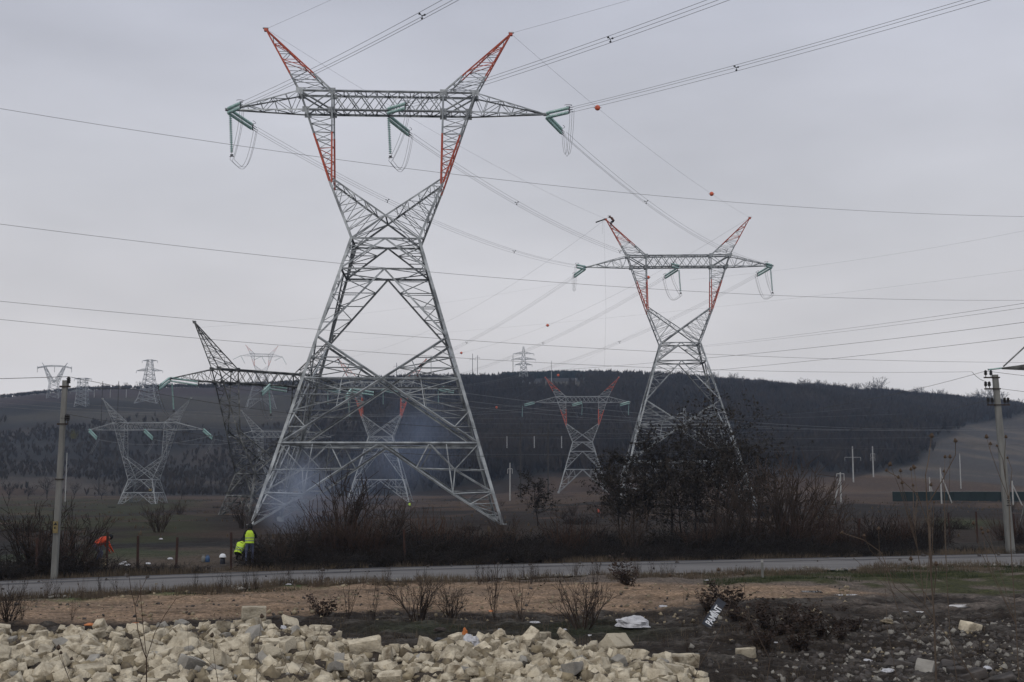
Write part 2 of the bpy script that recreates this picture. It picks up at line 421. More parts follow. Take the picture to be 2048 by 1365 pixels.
    nf = fbm(Xm / 70 + 11, Ym / 60, 4); jv = (nf - .5) * 40
    lf = 1 - sstep(560, 800, u + (nf - .5) * 260)
    C = np.where(hl[..., None], lin_zone(C, (.050, .044, .035), lf * (1 - sstep(838, 852, v + jv)) * sstep(.3, .5, fbm(Xm / 160, Ym / 50 + 3, 3))), C)
    C = np.where(hl[..., None], lin_zone(C, (.045, .036, .030), lf * sstep(845, 860, v + jv) * sstep(.5, .66, nf)), C)
    C = np.where(hl[..., None], lin_zone(C, (.045, .034, .034), lf * (1 - sstep(12, 20, v - np.interp(u, _ru, _rv)))), C)
    C = np.where(hl[..., None], lin_zone(C, (.085, .075, .055), .7 * np.exp(-((u - 1110 + (nf - .5) * 120) / 95) ** 2) * sstep(4, 8, v - np.interp(u, _ru, _rv)) * (1 - sstep(768, 786, v + jv))), C)
    edge = np.interp(v, [790, 835, 850, 880, 930, 975, 1000], [2120, 2030, 1930, 1890, 1830, 1620, 1400])
    fld = sstep(-14, 14, u - edge - (nf - .5) * 60)
    C = np.where((Ym > 330)[..., None], lin_zone(C, (.095, .08, .066), fld * (.55 + .45 * sstep(.35, .6, fbm(Xm / 40, Ym / 14, 3)))), C)
    C = np.where((Ym > 330)[..., None], lin_zone(C, (.055, .050, .047), fld * sstep(.5, .62, fbm(Xm / 60 + 7, Ym / 18 + 2, 3))), C)
    base = (Ym > 230) & (Ym <= 470) & (v > 955)
    C = np.where(base[..., None], lin_zone(C, (.064, .052, .042), sstep(.47, .60, fbm(Xm / 70 + 2, Ym / 50, 4)) * .9), C)
    plain = ((Ym > 75) & (Ym < 420) & (rd < 0))[..., None]
    C = np.where(plain, C * np.array([.94, .76, .64]), C)
    C = C * (.8 + .4 * n2[..., None])
    nr, nc = Z.shape
    V = np.stack([Xm, Ym, Z], -1).reshape(-1, 3)
    ii = np.arange(nr * nc).reshape(nr, nc)
    Fc = np.stack([ii[:-1, :-1], ii[:-1, 1:], ii[1:, 1:], ii[1:, :-1]], -1).reshape(-1, 4)
    m = bpy.data.materials.new('earth'); m.use_nodes = True
    t = m.node_tree; b = t.nodes['Principled BSDF']; b.inputs['Roughness'].default_value = .95; b.inputs['Specular IOR Level'].default_value = .15
    at_ = t.nodes.new('ShaderNodeAttribute'); at_.attribute_name = 'earth_colour'
    tc = t.nodes.new('ShaderNodeTexCoord'); nz = t.nodes.new('ShaderNodeTexNoise'); mr = t.nodes.new('ShaderNodeMapRange'); mx = t.nodes.new('ShaderNodeMixRGB')
    nz.inputs['Scale'].default_value = 6; nz.inputs['Detail'].default_value = 6; nz.inputs['Roughness'].default_value = .7
    t.links.new(tc.outputs['Object'], nz.inputs['Vector']); t.links.new(nz.outputs[0], mr.inputs[0])
    mr.inputs[1].default_value = .3; mr.inputs[2].default_value = .7; mr.inputs[3].default_value = .55; mr.inputs[4].default_value = 1.4
    mx.blend_type = 'MULTIPLY'; mx.inputs[0].default_value = 1
    nf_ = t.nodes.new('ShaderNodeTexNoise'); nf_.inputs['Scale'].default_value = 17; nf_.inputs['Detail'].default_value = 5; nf_.inputs['Roughness'].default_value = .75
    mp_ = t.nodes.new('ShaderNodeMapping'); mp_.inputs['Scale'].default_value = (.55, 1.0, 1.0); t.links.new(tc.outputs['Object'], mp_.inputs[0]); t.links.new(mp_.outputs[0], nf_.inputs['Vector'])
    rf_ = t.nodes.new('ShaderNodeMapRange'); rf_.inputs[1].default_value = .36; rf_.inputs[2].default_value = .66; rf_.inputs[3].default_value = .45; rf_.inputs[4].default_value = 1.75
    mz_ = t.nodes.new('ShaderNodeMath'); mz_.operation = 'MULTIPLY'; t.links.new(nf_.outputs[0], rf_.inputs[0]); t.links.new(mr.outputs[0], mz_.inputs[0]); t.links.new(rf_.outputs[0], mz_.inputs[1])
    t.links.new(at_.outputs['Color'], mx.inputs[1]); t.links.new(mz_.outputs[0], mx.inputs[2]); t.links.new(mx.outputs[0], b.inputs['Base Color'])
    bp = t.nodes.new('ShaderNodeBump'); bp.inputs['Strength'].default_value = .6; bp.inputs['Distance'].default_value = .06
    t.links.new(nz.outputs[0], bp.inputs['Height']); t.links.new(bp.outputs[0], b.inputs['Normal'])
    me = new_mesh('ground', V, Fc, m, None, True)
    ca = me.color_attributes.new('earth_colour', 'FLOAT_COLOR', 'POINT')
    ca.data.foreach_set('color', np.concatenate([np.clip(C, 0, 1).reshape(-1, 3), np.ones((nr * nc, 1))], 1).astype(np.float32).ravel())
    link('ground', me, kind='structure')
build_ground()

def road_strip(name, o0, o1, z, m, xs=None, jit=0.0):
    """sheet between two offsets (along Y, measured this side of the far edge)"""
    xs = np.linspace(-70, 100, 240) if xs is None else xs
    y = road_far(xs); V = []
    for k, x in enumerate(xs):
        j = (vnoise(np.array([x * 1.3]), np.array([o1 * 3.7]))[0] - .5) * jit
        V += [(x, y[k] - o0, z), (x, y[k] - (o0 + o1) / 2, z + .02), (x, y[k] - o1 + j, z)]
    Fc = []
    for k in range(len(xs) - 1):
        a = 3 * k; Fc += [(a, a + 1, a + 4, a + 3), (a + 1, a + 2, a + 5, a + 4)]
    return new_mesh(name, V, [f[::-1] for f in Fc], m)
M['asphalt'] = mat('old_grey_asphalt', (.105, .10, .098), .85, scale=.35, col2=(.165, .158, .155), bump=.2, bscale=14, stretch=(.5, 2.2, 1), detail=7)
M['tar'] = mat('tar_seam', (.05, .05, .055), .7, scale=1)
link('road', road_strip('road', 0.0, ROAD_W, .045, M['asphalt'], jit=.5), kind='structure')
link('road_seam', road_strip('road_seam', 2.05, 2.22, .082, M['tar'], jit=.25), kind='structure')
link('road_seam', road_strip('road_seam', 0.45, 0.58, .07, M['tar'], jit=.2), kind='structure')

# ================================================================ TOWERS
DIM = dict(wz=24.61, wx=2.98, wy=2.35, ez=29.86, ex=4.92, ey=1.42, cz=36.54, ct=38.29, ci=4.98, co=7.88, cy=.85, ax=11.09, az=44.12, tx=14.32, tz=36.65)
SX, SY = .2885, .246             # how fast the legs splay
def lerp(a, b, t): return Vector(a) * (1 - t) + Vector(b) * t
def ladder(mb, a0, a1, b0, b1, n, w, mi=0, zig=True, skip_ends=True, mif=None):
    """rungs between line a and line b, with zigzag diagonals"""
    prev = None
    for k in range(n + 1):
        t = k / n
        p, q = lerp(a0, a1, t), lerp(b0, b1, t)
        m_ = mif((p + q) / 2, k) if mif else mi
        if (p - q).length > .12 and not (skip_ends and k in (0, n)): mb.angle(p, q, w, m_)
        if zig and prev:
            if k % 2: mb.angle(prev[0], q, w, m_)
            else: mb.angle(prev[1], p, w, m_)
        prev = (p, q)
def xface(mb, a0, a1, b0, b1, n, w, mi=0):
    for k in range(n):
        mb.angle(lerp(a0, a1, k / n), lerp(b0, b1, (k + 1) / n), w, mi)
        mb.angle(lerp(b0, b1, k / n), lerp(a0, a1, (k + 1) / n), w, mi)
def make_tower(name, label, loc, yaw, panels, foot, red, steel, redm, scale=1.0, thick=1.0, group='lattice power pylons', sign=False):
    """panels: list of (kind, z_top, z_bottom) in the coordinates of DIM; foot: z of the feet in those coordinates"""
    D = DIM; mats = [steel, redm]; th = thick * .82
    t = thing(name, label, 'power pylon', loc, yaw, group); t.scale = (scale,) * 3
    dz = -foot
    def leg(sx, sy, z): return Vector((sx * (D['wx'] + (D['wz'] - z) * SX), sy * (D['wy'] + (D['wz'] - z) * SY), z + dz))
    mb = MB(); corners = [(-1, -1), (1, -1), (1, 1), (-1, 1)]
    for sx, sy in corners:
        mb.angle(leg(sx, sy, D['wz']), leg(sx, sy, foot), .30 * th, 0, (0, 0, 0))
        zt = panels[-1][1]
        mb.box(leg(sx, sy, foot) + Vector((0, 0, -.15)), (.55, .55, .6), 0)
    for i in range(4):
        A, B = corners[i], corners[(i + 1) % 4]
        for kind, z0, z1 in panels:
            a0, b0, a1, b1 = leg(*A, z0), leg(*B, z0), leg(*A, z1), leg(*B, z1)
            mid0 = (a0 + b0) / 2
            if kind == 'V':
                mb.angle(a0, b0, .20 * th)
                for p, q in ((a0, a1), (b0, b1)):
                    mb.angle(mid0, q, .19 * th)
                    ladder(mb, p, q, mid0, q, 4, .085 * th)
                    mb.angle(lerp(p, q, .5), lerp(p, mid0, .55), .08 * th)
            if kind == 'W':       # V without the top beam's own bar (shares the one above)
                for p, q in ((a0, a1), (b0, b1)):
                    mb.angle(mid0, q, .19 * th); ladder(mb, p, q, mid0, q, 5, .08 * th)
                mb.angle(a0, b0, .20 * th)
            if kind == 'X':
                s = (a0 - b0).length / ((a0 - b0).length + (a1 - b1).length)
                cen = lerp(a0, b1, s); am, bm = lerp(a0, a1, s), lerp(b0, b1, s)
                mb.angle(a0, b1, .20 * th); mb.angle(b0, a1, .20 * th)
                mb.angle(am, bm, .16 * th)
                for p0, pm, p1, q in ((a0, am, a1, b1), (b0, bm, b1, a1)):
                    ladder(mb, p0, pm, p0, cen, 4, .085 * th)
                    ladder(mb, pm, p1, cen, p1, 4, .085 * th)
                    h = lerp(pm, cen, .5); mb.angle(h, lerp(p0, cen, .55), .08 * th); mb.angle(h, lerp(cen, p1, .45), .08 * th)
            if kind == 'F':
                mb.angle(a0, b0, .24 * th)
                for p, q in ((a0, a1), (b0, b1)):
                    K = lerp(mid0, q, .6) + Vector((0, 0, -.02 * (z0 - z1)))
                    mb.angle(mid0, K, .19 * th); mb.angle(K, q, .17 * th)
                    L6 = lerp(p, q, .6); mb.angle(K, L6, .12 * th)
                    H = lerp(p, mid0, .5); J = lerp(mid0, K, .5); L3 = lerp(p, q, .33)
                    mb.angle(H, J, .10 * th); mb.angle(J, lerp(J, L3, 1.0), .10 * th)
                    X0 = lerp(J, L3, .55); mb.angle(H, X0, .12 * th); mb.angle(X0, L6, .12 * th); mb.angle(p, X0, .09 * th); mb.angle(X0, K, .09 * th)
                    mb.angle(lerp(p, mid0, .33), K, .10 * th)
                    ladder(mb, L6, q, K, q, 3, .075 * th)
        # horizontal plan bracing
    for kind, z0, z1 in panels:
        if kind == 'X': continue
        cs = [leg(*c_, z0) for c_ in corners]; ms = [(cs[i] + cs[(i + 1) % 4]) / 2 for i in range(4)]
        for i in range(4): mb.angle(ms[i], ms[(i + 1) % 4], .10 * th)
    link('body', mb.mesh('body', mats), t)
    W = lambda sx, sy: Vector((sx * D['wx'], sy * D['wy'], D['wz'] + dz))
    redz = lambda lo, hi: (lambda p, k=0: 1 if red and lo < p.z - dz < hi and k % 2 == 0 else 0)
    for sx in (-1, 1):
        mb = MB()
        for sy in (-1, 1):
            eo = Vector((sx * (D['ex'] + .12), sy * D['ey'], D['ez'] + dz)); ei = Vector((sx * (D['ex'] - .08), sy * D['ey'], D['ez'] + .35 + dz))
            mb.angle(W(sx, sy), eo, .24 * th, 0)
            mb.angle(ei, W(-sx, sy), .18 * th, 0)
            sfr = D['wx'] / (D['wx'] + D['ex']); cen = lerp(W(-sx, sy), ei, sfr)
            ladder(mb, eo, W(sx, sy), ei, cen, 7, .075 * th)
            top = Vector((sx * D['co'], sy * D['cy'], D['ct'] + dz)); tin = Vector((sx * D['ci'], sy * D['cy'], D['ct'] + dz))
            zb = D['cz']; 
            for (p, q) in ((eo, top), (ei, tin)):
                c1, c2 = lerp(p, q, .52), q
                mb.angle(p, c1, .22 * th, 1 if red else 0); mb.angle(c1, c2, .20 * th, 0)
                mb.angle(lerp(p, q, -.06), p, .2 * th, 1 if red else 0)
            fr = (zb - D['ez']) / (D['ct'] - D['ez'])
            ladder(mb, eo, lerp(eo, top, fr), ei, lerp(ei, tin, fr - .03), 9, .075 * th, mif=redz(29, 33.8))
        e0, e1 = [Vector((sx * (D['ex'] + .1), s * D['ey'], D['ez'] + dz)) for s in (-1, 1)]
        ladder(mb, W(sx, -1), e0, W(sx, 1), e1, 5, .07 * th)
        cf = [lerp(W(-sx, s), Vector((sx * (D['ex'] - .08), s * D['ey'], D['ez'] + .35 + dz)), D['wx'] / (D['wx'] + D['ex'])) for s in (-1, 1)]
        ladder(mb, cf[0], Vector((sx * (D['ex'] - .08), -D['ey'], D['ez'] + .35 + dz)), cf[1], Vector((sx * (D['ex'] - .08), D['ey'], D['ez'] + .35 + dz)), 5, .07 * th, skip_ends=False)
        mb.angle(W(-sx, -1), cf[1], .10 * th); mb.angle(W(-sx, 1), cf[0], .10 * th)
        t0, t1 = [Vector((sx * D['co'], s * D['cy'], D['ct'] + dz)) for s in (-1, 1)]
        ladder(mb, e0, t0, e1, t1, 6, .07 * th, mif=redz(29, 33.8))
        link('window_arm', mb.mesh('window_arm', mats), t)
    # crossarm
    mb = MB(); ci, co, cy = D['ci'], D['co'], D['cy']; zb, zt = D['cz'] + dz, D['ct'] + dz
    cob = co - .6
    for sy in (-1, 1):
        y = sy * cy
        mb.angle((-co, y, zt), (co, y, zt), .20 * th, 0, (0, 0, zt)); mb.angle((-cob, y, zb), (cob, y, zb), .20 * th, 0, (0, 0, zb))
        xface(mb, (-ci, y, zt), (ci, y, zt), (-ci, y, zb), (ci, y, zb), 8, .11 * th)
        for sx in (-1, 1):
            mb.angle((sx * ci, y, zt), (sx * ci, y, zb), .16 * th); mb.angle((sx * ci, y, zt), (sx * cob, y, zb), .15 * th); mb.angle((sx * ci, y, zb), (sx * co, y, zt), .15 * th)
            tip = Vector((sx * D['tx'], 0, D['tz'] + dz))
            A, B = Vector((sx * co, y, zt)), Vector((sx * cob, y, zb))
            mb.angle(A, tip, .17 * th); mb.angle(B, tip, .17 * th)
            ladder(mb, A, lerp(A, tip, .92), B, lerp(B, tip, .92), 5, .08 * th, skip_ends=False)
            for px, pz in ((ci, zt), (co, zt), (ci, zb), (cob, zb)):
                mb.box((sx * px, y * 1.04, pz), (.75 * th, .03, .62 * th), 0)
    for z in (zb, zt):
        ladder(mb, (-ci, -cy, z), (ci, -cy, z), (-ci, cy, z), (ci, cy, z), 10, .08 * th, skip_ends=False)
    for sx in (-1, 1):
        tip = Vector((sx * D['tx'], 0, D['tz'] + dz))
        ladder(mb, (sx * cob, -cy, zb), tip, (sx * cob, cy, zb), tip, 5, .08 * th)
        ladder(mb, (sx * co, -cy, zt), tip, (sx * co, cy, zt), tip, 5, .07 * th)
        ladder(mb, (sx * ci, -cy, zb), (sx * cob, -cy, zb), (sx * ci, cy, zb), (sx * cob, cy, zb), 3, .08 * th)
        mb.box(tip, (.5, .28, .22), 0)
    link('crossarm', mb.mesh('crossarm', mats), t)
    for sx in (-1, 1):
        mb = MB(); ap = Vector((sx * D['ax'], 0, D['az'] + dz))
        split = .72
        for sy in (-1, 1):
            O, I = Vector((sx * co, sy * cy, zt)), Vector((sx * ci, sy * cy, zt))
            off = Vector((0, sy * .06, 0))
            for b0 in (O, I):
                c1 = lerp(b0, ap + off, 1 - split)
                mb.angle(b0, c1, .17 * th, 0); mb.angle(c1, ap + off, .17 * th, 1 if red else 0)
            ladder(mb, O, lerp(O, ap, .9), I, lerp(I, ap, .9), 7, .075 * th, mif=(lambda p, k: 1 if red and k % 2 == 0 and k > 2 else 0))
        for b in (co, ci):
            ladder(mb, (sx * b, -cy, zt), ap, (sx * b, cy, zt), ap, 6, .065 * th, mif=(lambda p, k: 1 if red and k > 2 else 0))
        mb.box(ap, (.35, .3, .25), 1 if red else 0); mb.box(ap + Vector((sx * .05, 0, .16)), (.5, .14, .12), 0)
        link('earth_wire_peak', mb.mesh('earth_wire_peak', mats), t)
    if sign:
        mb = MB(); p = leg(1, -1, panels[-1][1]); mb.box(p + Vector((-.9, -.1, .7)), (.75, .05, .55))
        link('warning_plate', mb.mesh('warning_plate', M['yellow_sign']), t)
    return t
def ray_hit(u, v, y0=250, y1=890):
    rr = ray(u, v); ys = np.arange(y0, y1, 1.0); X = rr[0] / rr[1] * ys; z = EYE + rr[2] / rr[1] * ys
    k = np.nonzero(z < terrain(X, ys))[0]
    return float(ys[k[0]]) if len(k) else float(y1)
TW = {}
def local(key, x, y, z):
    """a point of tower KEY given in DIM coordinates -> world"""
    X, Y, zb, yaw, s, foot = TW[key]
    c, n = math.cos(yaw), math.sin(yaw)
    return Vector((X + s * (x * c - y * n), Y + s * (x * n + y * c), zb + s * z))
TALL = [('V', 24.61, 21.82), ('W', 21.82, 15.75), ('X', 15.75, 6.63), ('F', 6.63, 0.0)]
def tower(key, name, label, X, Y, zb, yaw, panels, foot, red, steel, redm=None, s=1.0, thick=1.0, sign=False):
    TW[key] = (X, Y, zb, yaw, s, foot)
    return make_tower(name, label, (X, Y, zb + s * foot), yaw, panels, foot, red, M[steel], M[redm or 'red'], s, thick, sign=sign)
tower('A', 'lattice_pylon', 'tallest grey lattice pylon with red horns and red waist arms, beyond the workers', -11.2, 105.54, 0.0, .05, TALL, 0.0, True, 'steel')
tower('B', 'lattice_pylon', 'grey and red lattice pylon rising behind the dark leafy trees, worker on one horn', 25.7, 183.0, -.64, -.048, TALL, -.25, True, 'steel', thick=.95)
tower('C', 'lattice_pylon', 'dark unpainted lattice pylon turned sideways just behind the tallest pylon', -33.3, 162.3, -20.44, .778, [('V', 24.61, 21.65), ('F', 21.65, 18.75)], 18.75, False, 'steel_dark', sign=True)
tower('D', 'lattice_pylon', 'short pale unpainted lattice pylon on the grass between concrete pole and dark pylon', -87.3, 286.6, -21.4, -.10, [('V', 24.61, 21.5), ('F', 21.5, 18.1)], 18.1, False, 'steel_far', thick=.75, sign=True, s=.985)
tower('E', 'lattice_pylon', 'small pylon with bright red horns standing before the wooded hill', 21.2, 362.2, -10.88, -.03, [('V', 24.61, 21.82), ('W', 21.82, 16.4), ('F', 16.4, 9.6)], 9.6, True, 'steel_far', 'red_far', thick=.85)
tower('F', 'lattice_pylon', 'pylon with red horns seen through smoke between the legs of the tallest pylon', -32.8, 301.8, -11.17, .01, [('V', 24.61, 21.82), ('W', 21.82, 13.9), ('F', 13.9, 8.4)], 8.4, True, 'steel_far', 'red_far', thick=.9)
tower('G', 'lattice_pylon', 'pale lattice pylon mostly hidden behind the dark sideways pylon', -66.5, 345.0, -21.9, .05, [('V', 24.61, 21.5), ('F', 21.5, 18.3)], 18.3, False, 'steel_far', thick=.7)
YH = ray_hit(522, 818); KH = YH / 786 * 1.0
tower('H', 'lattice_pylon', 'faint pylon with pinkish horns far off on the grassy hillside', (521 - 1024) / F * YH, YH, ground_z((521 - 1024) / F * YH, YH), .30, [('V', 24.61, 21.82), ('W', 21.82, 15.75), ('X', 15.75, 6.63), ('F', 6.63, -2)], -2.0, True, 'steel_far', 'red_far', s=KH * .94, thick=.72)

# far pylons of other patterns on the hill
def mast(name, label, X, Y, ztop, hw0, hw1, arms, m='steel_far', zt_body=None, n=9, th=1.0, base=None, drop=True, tie=0, kk=1.0):
    z0 = ground_z(X, Y) - .3 if base is None else base
    t = thing(name, label, 'power pylon', (X, Y, z0), 0, 'lattice masts on the hill and beside the road')
    H = ztop - z0; mb = MB(); hw0 *= kk; hw1 *= kk; arms = [(a_, b_ * kk, c_ * kk) for a_, b_, c_ in arms]; th = th * kk * (.62 if Y > 200 else 1)
    c = lambda sx, sy, f: Vector((sx * (hw0 + (hw1 - hw0) * f), sy * (hw0 + (hw1 - hw0) * f), H * f))
    # concave taper: flared foot
    def cc(sx, sy, f):
        g = f ** .62; w = hw0 + (hw1 - hw0) * g; return Vector((sx * w, sy * w, H * f))
    prev = 0
    cs = [(-1, -1), (1, -1), (1, 1), (-1, 1)]
    for k in range(n):
        f0, f1 = k / n, (k + 1) / n
        for i in range(4):
            A, B = cs[i], cs[(i + 1) % 4]
            mb.angle(cc(*A, f0), cc(*A, f1), .22 * th)
            mb.angle(cc(*A, f0), cc(*B, f1), .13 * th); mb.angle(cc(*B, f0), cc(*A, f1), .13 * th); mb.angle(cc(*A, f1), cc(*B, f1), .13 * th)
    link('body', mb.mesh('body', M[m]), t)
    for za, l, hgt in arms:
        f = (za - z0) / H; w = hw0 + (hw1 - hw0) * f ** .62
        for sx in (-1, 1):
            mb = MB(); tip = Vector((sx * l, 0, za - z0))
            for sy in (-1, 1):
                mb.angle((sx * w, sy * w, za - z0), tip, .17 * th); mb.angle((sx * w * .95, sy * w * .9, za - z0 + hgt), tip, .15 * th)
                ladder(mb, (sx * w, sy * w, za - z0), tip, (sx * w, sy * w, za - z0 + hgt), tip, 3, .1 * th)
            if drop: mb.tube([tip, tip + Vector((0, 0, -1.4))], .1 * th, 5)
            if tie: mb.tube([tip + Vector((-.1 * sx, 0, .1)), (sx * w, 0, za - z0 + tie)], .05, 5)
            link('crossarm', mb.mesh('crossarm', M[m]), t)
    return t
def ztop_at(u, v, Y): return at(u, v, Y).z
YY = ray_hit(1047, 768); KK = YY / 640; p = at(1047, 694, YY)
mast('lattice_mast', 'slim pointed lattice mast with three crossarms on the wooded hill crest', p.x, YY, p.z, 3.6, .35, [(at(1047, 708, YY).z, 5.6, 1.0), (at(1047, 719, YY).z, 6.4, 1.0), (at(1047, 730, YY).z, 4.6, 1.0)], th=1.6, kk=KK)
YY = ray_hit(300, 808); KK = YY / 560; p = at(300, 720, YY)
mast('lattice_mast', 'wide-footed lattice mast with two crossarms on the grassy slope above the dark pylon tip', p.x, YY, p.z, 5.2, 1.0, [(p.z - .6, 3.6, .5), (at(300, 742, YY).z, 6.2, 1.2)], th=1.5, kk=KK)
YY = ray_hit(166, 814); KK = YY / 520; p = at(166, 757, YY)
mast('lattice_mast', 'squat flat-topped lattice mast right of the concrete pole top', p.x, YY, p.z, 2.6, 1.6, [(p.z - .4, 3.8, .4), (at(166, 783, YY).z, 5.2, .9)], th=1.3, n=7, kk=KK)
YY = ray_hit(1369, 900); KK = YY / 420; p = at(1369, 817, YY)
mast('lattice_mast', 'thin pale lattice mast seen through the legs of the pylon behind the trees', p.x, YY, p.z, 1.5, .3, [(at(1369, 828, YY).z, 2.4, .5), (at(1369, 836, YY).z, 2.9, .5)], th=1.0, kk=KK)
# roadside 110 kV mast cut by the frame edge
EX, EYY = 35.5, 77.0
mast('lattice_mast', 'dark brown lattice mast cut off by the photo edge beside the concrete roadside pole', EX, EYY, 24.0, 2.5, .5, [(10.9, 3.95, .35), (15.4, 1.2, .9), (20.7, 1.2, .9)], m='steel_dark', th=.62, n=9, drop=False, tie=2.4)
# V-window pylon on the left crest
def vpylon():
    Y = ray_hit(108, 797); p = at(108, 765, Y); K0 = Y / 610; z0 = ground_z(p.x, Y) - .3
    t = thing('lattice_pylon', 'pale Y-shaped pylon with bowed crossarm above the concrete pole', 'power pylon', (p.x, Y, z0), .12, 'lattice power pylons'); t.scale = (K0, K0, K0)
    zz = lambda v: (at(108, v, Y).z - z0) / K0; k = Y / F
    mb = MB(); wz, bz = zz(767), 0
    cs = [(-1, -1), (1, -1), (1, 1), (-1, 1)]
    for i in range(4):
        A, B = cs[i], cs[(i + 1) % 4]
        for q in range(4):
            f0, f1 = q / 4, (q + 1) / 4
            P = lambda s_, f: Vector((s_[0] * (3.0 - .9 * f), s_[1] * (2.2 - .8 * f), wz * f))
            mb.angle(P(A, f0), P(A, f1), .2); mb.angle(P(A, f0), P(B, f1), .11); mb.angle(P(B, f0), P(A, f1), .11)
    link('body', mb.mesh('body', M['steel_far']), t)
    for sx in (-1, 1):
        mb = MB(); e = Vector((sx * 4.7, 0, zz(735))); h = Vector((sx * 6.3, 0, zz(726)))
        for sy in (-1, 1):
            a = Vector((sx * 2.1, sy * 1.4, wz)); b = Vector((-sx * .3, sy * 1.4, wz))
            mb.angle(a, e + Vector((sx * .5, sy * .5, 0)), .26); mb.angle(b, e + Vector((-sx * .4, sy * .5, 0)), .24)
            ladder(mb, a, e + Vector((sx * .5, sy * .5, 0)), b, e + Vector((-sx * .4, sy * .5, 0)), 7, .14)
        link('window_arm', mb.mesh('window_arm', M['steel_far']), t)
        mb = MB()
        for sy in (-1, 1): mb.angle(e + Vector((0, sy * .5, 0)), h, .22)
        ladder(mb, e + Vector((0, -.5, 0)), h, e + Vector((0, .5, 0)), h, 4, .12)
        link('earth_wire_peak', mb.mesh('earth_wire_peak', M['steel_far']), t)
    mb = MB(); n = 14; L = 8.4
    pts = [(x, zz(731) - 1.0 * (abs(x) / L) ** 2 * 1.2, zz(733.5) - 1.6 * max(0, (abs(x) - 4) / 4.4) * .6) for x in np.linspace(-L, L, n)]
    for i in range(n - 1):
        for sy in (-.5, .5):
            a, b = pts[i], pts[i + 1]
            mb.angle((a[0], sy, a[1]), (b[0], sy, b[1]), .22); mb.angle((a[0], sy, a[2]), (b[0], sy, b[2]), .22); mb.angle((a[0], sy, a[1]), (b[0], sy, b[2]), .13)
    for x in (-L, 0, L): mb.tube([(x, 0, zz(733)), (x, 0, zz(745))], .13, 5)
    link('crossarm', mb.mesh('crossarm', M['steel_far']), t)
vpylon()

# ================================================================ WIRES AND INSULATORS
def parab(a, b, sag, n=22):
    a, b = Vector(a), Vector(b)
    return [lerp(a, b, k / n) + Vector((0, 0, -4 * sag * (k / n) * (1 - k / n))) for k in range(n + 1)]
def wire(name, label, pts, r=.014, m='wire', group='overhead wires', cat='power line'):
    mb = MB(); mb.tube(pts, r, 4)
    return link(name, mb.mesh(name, M[m]), None, label, cat, group)
_disc = MB(); prof = []
for k in range(20):
    z = .16 + k * .17; prof += [(.05, z), (.155, z + .03), (.145, z + .06), (.05, z + .09)]
_disc.lathe(prof, 9); DISC = _disc.mesh('disc_string', M['glass'], True)
SL = 3.9
DISCW = DISC.copy(); DISCW.materials.clear(); DISCW.materials.append(mat('white_porcelain', (.50, .51, .52), .3))
def _yoke():
    mb = MB()
    mb.box((0, 0, .06), (.55, .04, .12)); mb.tube([(0, 0, -.3), (0, 0, .05)], .035, 5); top = mb.mesh('top_yoke', M['fitting']); mb = MB()
    mb.box((0, 0, SL - .25), (.62, .04, .14)); mb.tube([(0, 0, SL - .25), (0, 0, SL + .1)], .05, 5)
    for x in (-.2, 0, .2): mb.tube([(x, 0, SL - .2), (x, 0, SL + .35)], .028, 5)
    return top, mb.mesh('bottom_yoke', M['fitting'])
YOKET, YOKE = _yoke()
def _ring():
    mb = MB(); pts = [(.28 * math.cos(a), .45 + .0, SL - .45 + .42 * math.sin(a)) for a in np.linspace(-1.2, 3.6, 14)]
    mb.tube([(.0, .0, SL - .3)] + pts, .022, 5); return mb.mesh('corona_ring', M['fitting'])
RING = _ring()
def _yoke1():
    mb = MB(); mb.box((0, 0, SL - .18), (.26, .04, .16)); mb.tube([(-.2, 0, SL - .05), (.2, 0, SL - .05)], .035, 5)
    return mb.mesh('clamp_fittings', M['fitting'])
YOKE1 = _yoke1()
def insulator(label, p, d, double=True, s=1.0, group='glass insulator strings'):
    d = Vector(d).normalized(); q = d.to_track_quat('Z', 'X')
    # keep the ring on top
    t = link('insulator_string', None, None, label, 'insulator', group, None, p, q.to_euler(), s)
    up = q @ Vector((0, 1, 0))
    if double:
        for x in (-.2, .2): link('disc_string', DISC, t, loc=(x, 0, 0))
        link('top_yoke', YOKET, t); link('bottom_yoke', YOKE, t)
        r = link('corona_ring', RING, t)
        loc_up = q.inverted() @ Vector((0, 0, 1)); r.rotation_euler = (0, 0, math.atan2(loc_up.y, loc_up.x) - math.pi / 2)
    else:
        link('disc_string', DISC, t); link('clamp_fittings', YOKE1, t)
    return Vector(p) + d * (SL + .2) * s
def offs(pts, k, r):
    """parallel wire k of a triple bundle"""
    d = (pts[-1] - pts[0]); d.z = 0; d.normalize(); side = Vector((d.y, -d.x, 0))
    o = [side * r + Vector((0, 0, r * .5)), side * -r + Vector((0, 0, r * .5)), Vector((0, 0, -r))][k]
    return [q + o for q in pts]
def spacer_mesh():
    mb = MB()
    for k, (x, z) in enumerate(((.2, .1), (-.2, .1), (0, -.2))):
        mb.tube([(0, 0, 0), (x, 0, z)], .03, 5); mb.box((x, 0, z), (.1, .14, .1))
    return mb.mesh('spacer', M['fitting'])
SPACER = spacer_mesh()
def bundle(label, a, b, sag, spacers=(), r=.0135, half=.25, n=26, m='wire', nw=3):
    pts = parab(a, b, sag, n)
    t = thing('conductor_bundle', label, 'power line', tuple(pts[0]), 0, 'bundled conductors')
    base = pts[0]
    for k in range(nw):
        mb = MB(); mb.tube([q - base for q in offs(pts, k, half)], r, 4); link('conductor', mb.mesh('conductor', M[m]), t)
    d = pts[-1] - pts[0]; rz = math.atan2(d.y, d.x) - math.pi / 2
    for f in spacers:
        i = min(int(f * n), n - 1); g = f * n - i
        link('spacer', SPACER, t, loc=lerp(pts[i], pts[i + 1], g) - base, rot=(0, 0, rz), scale=half / .2 * .7)
    return pts
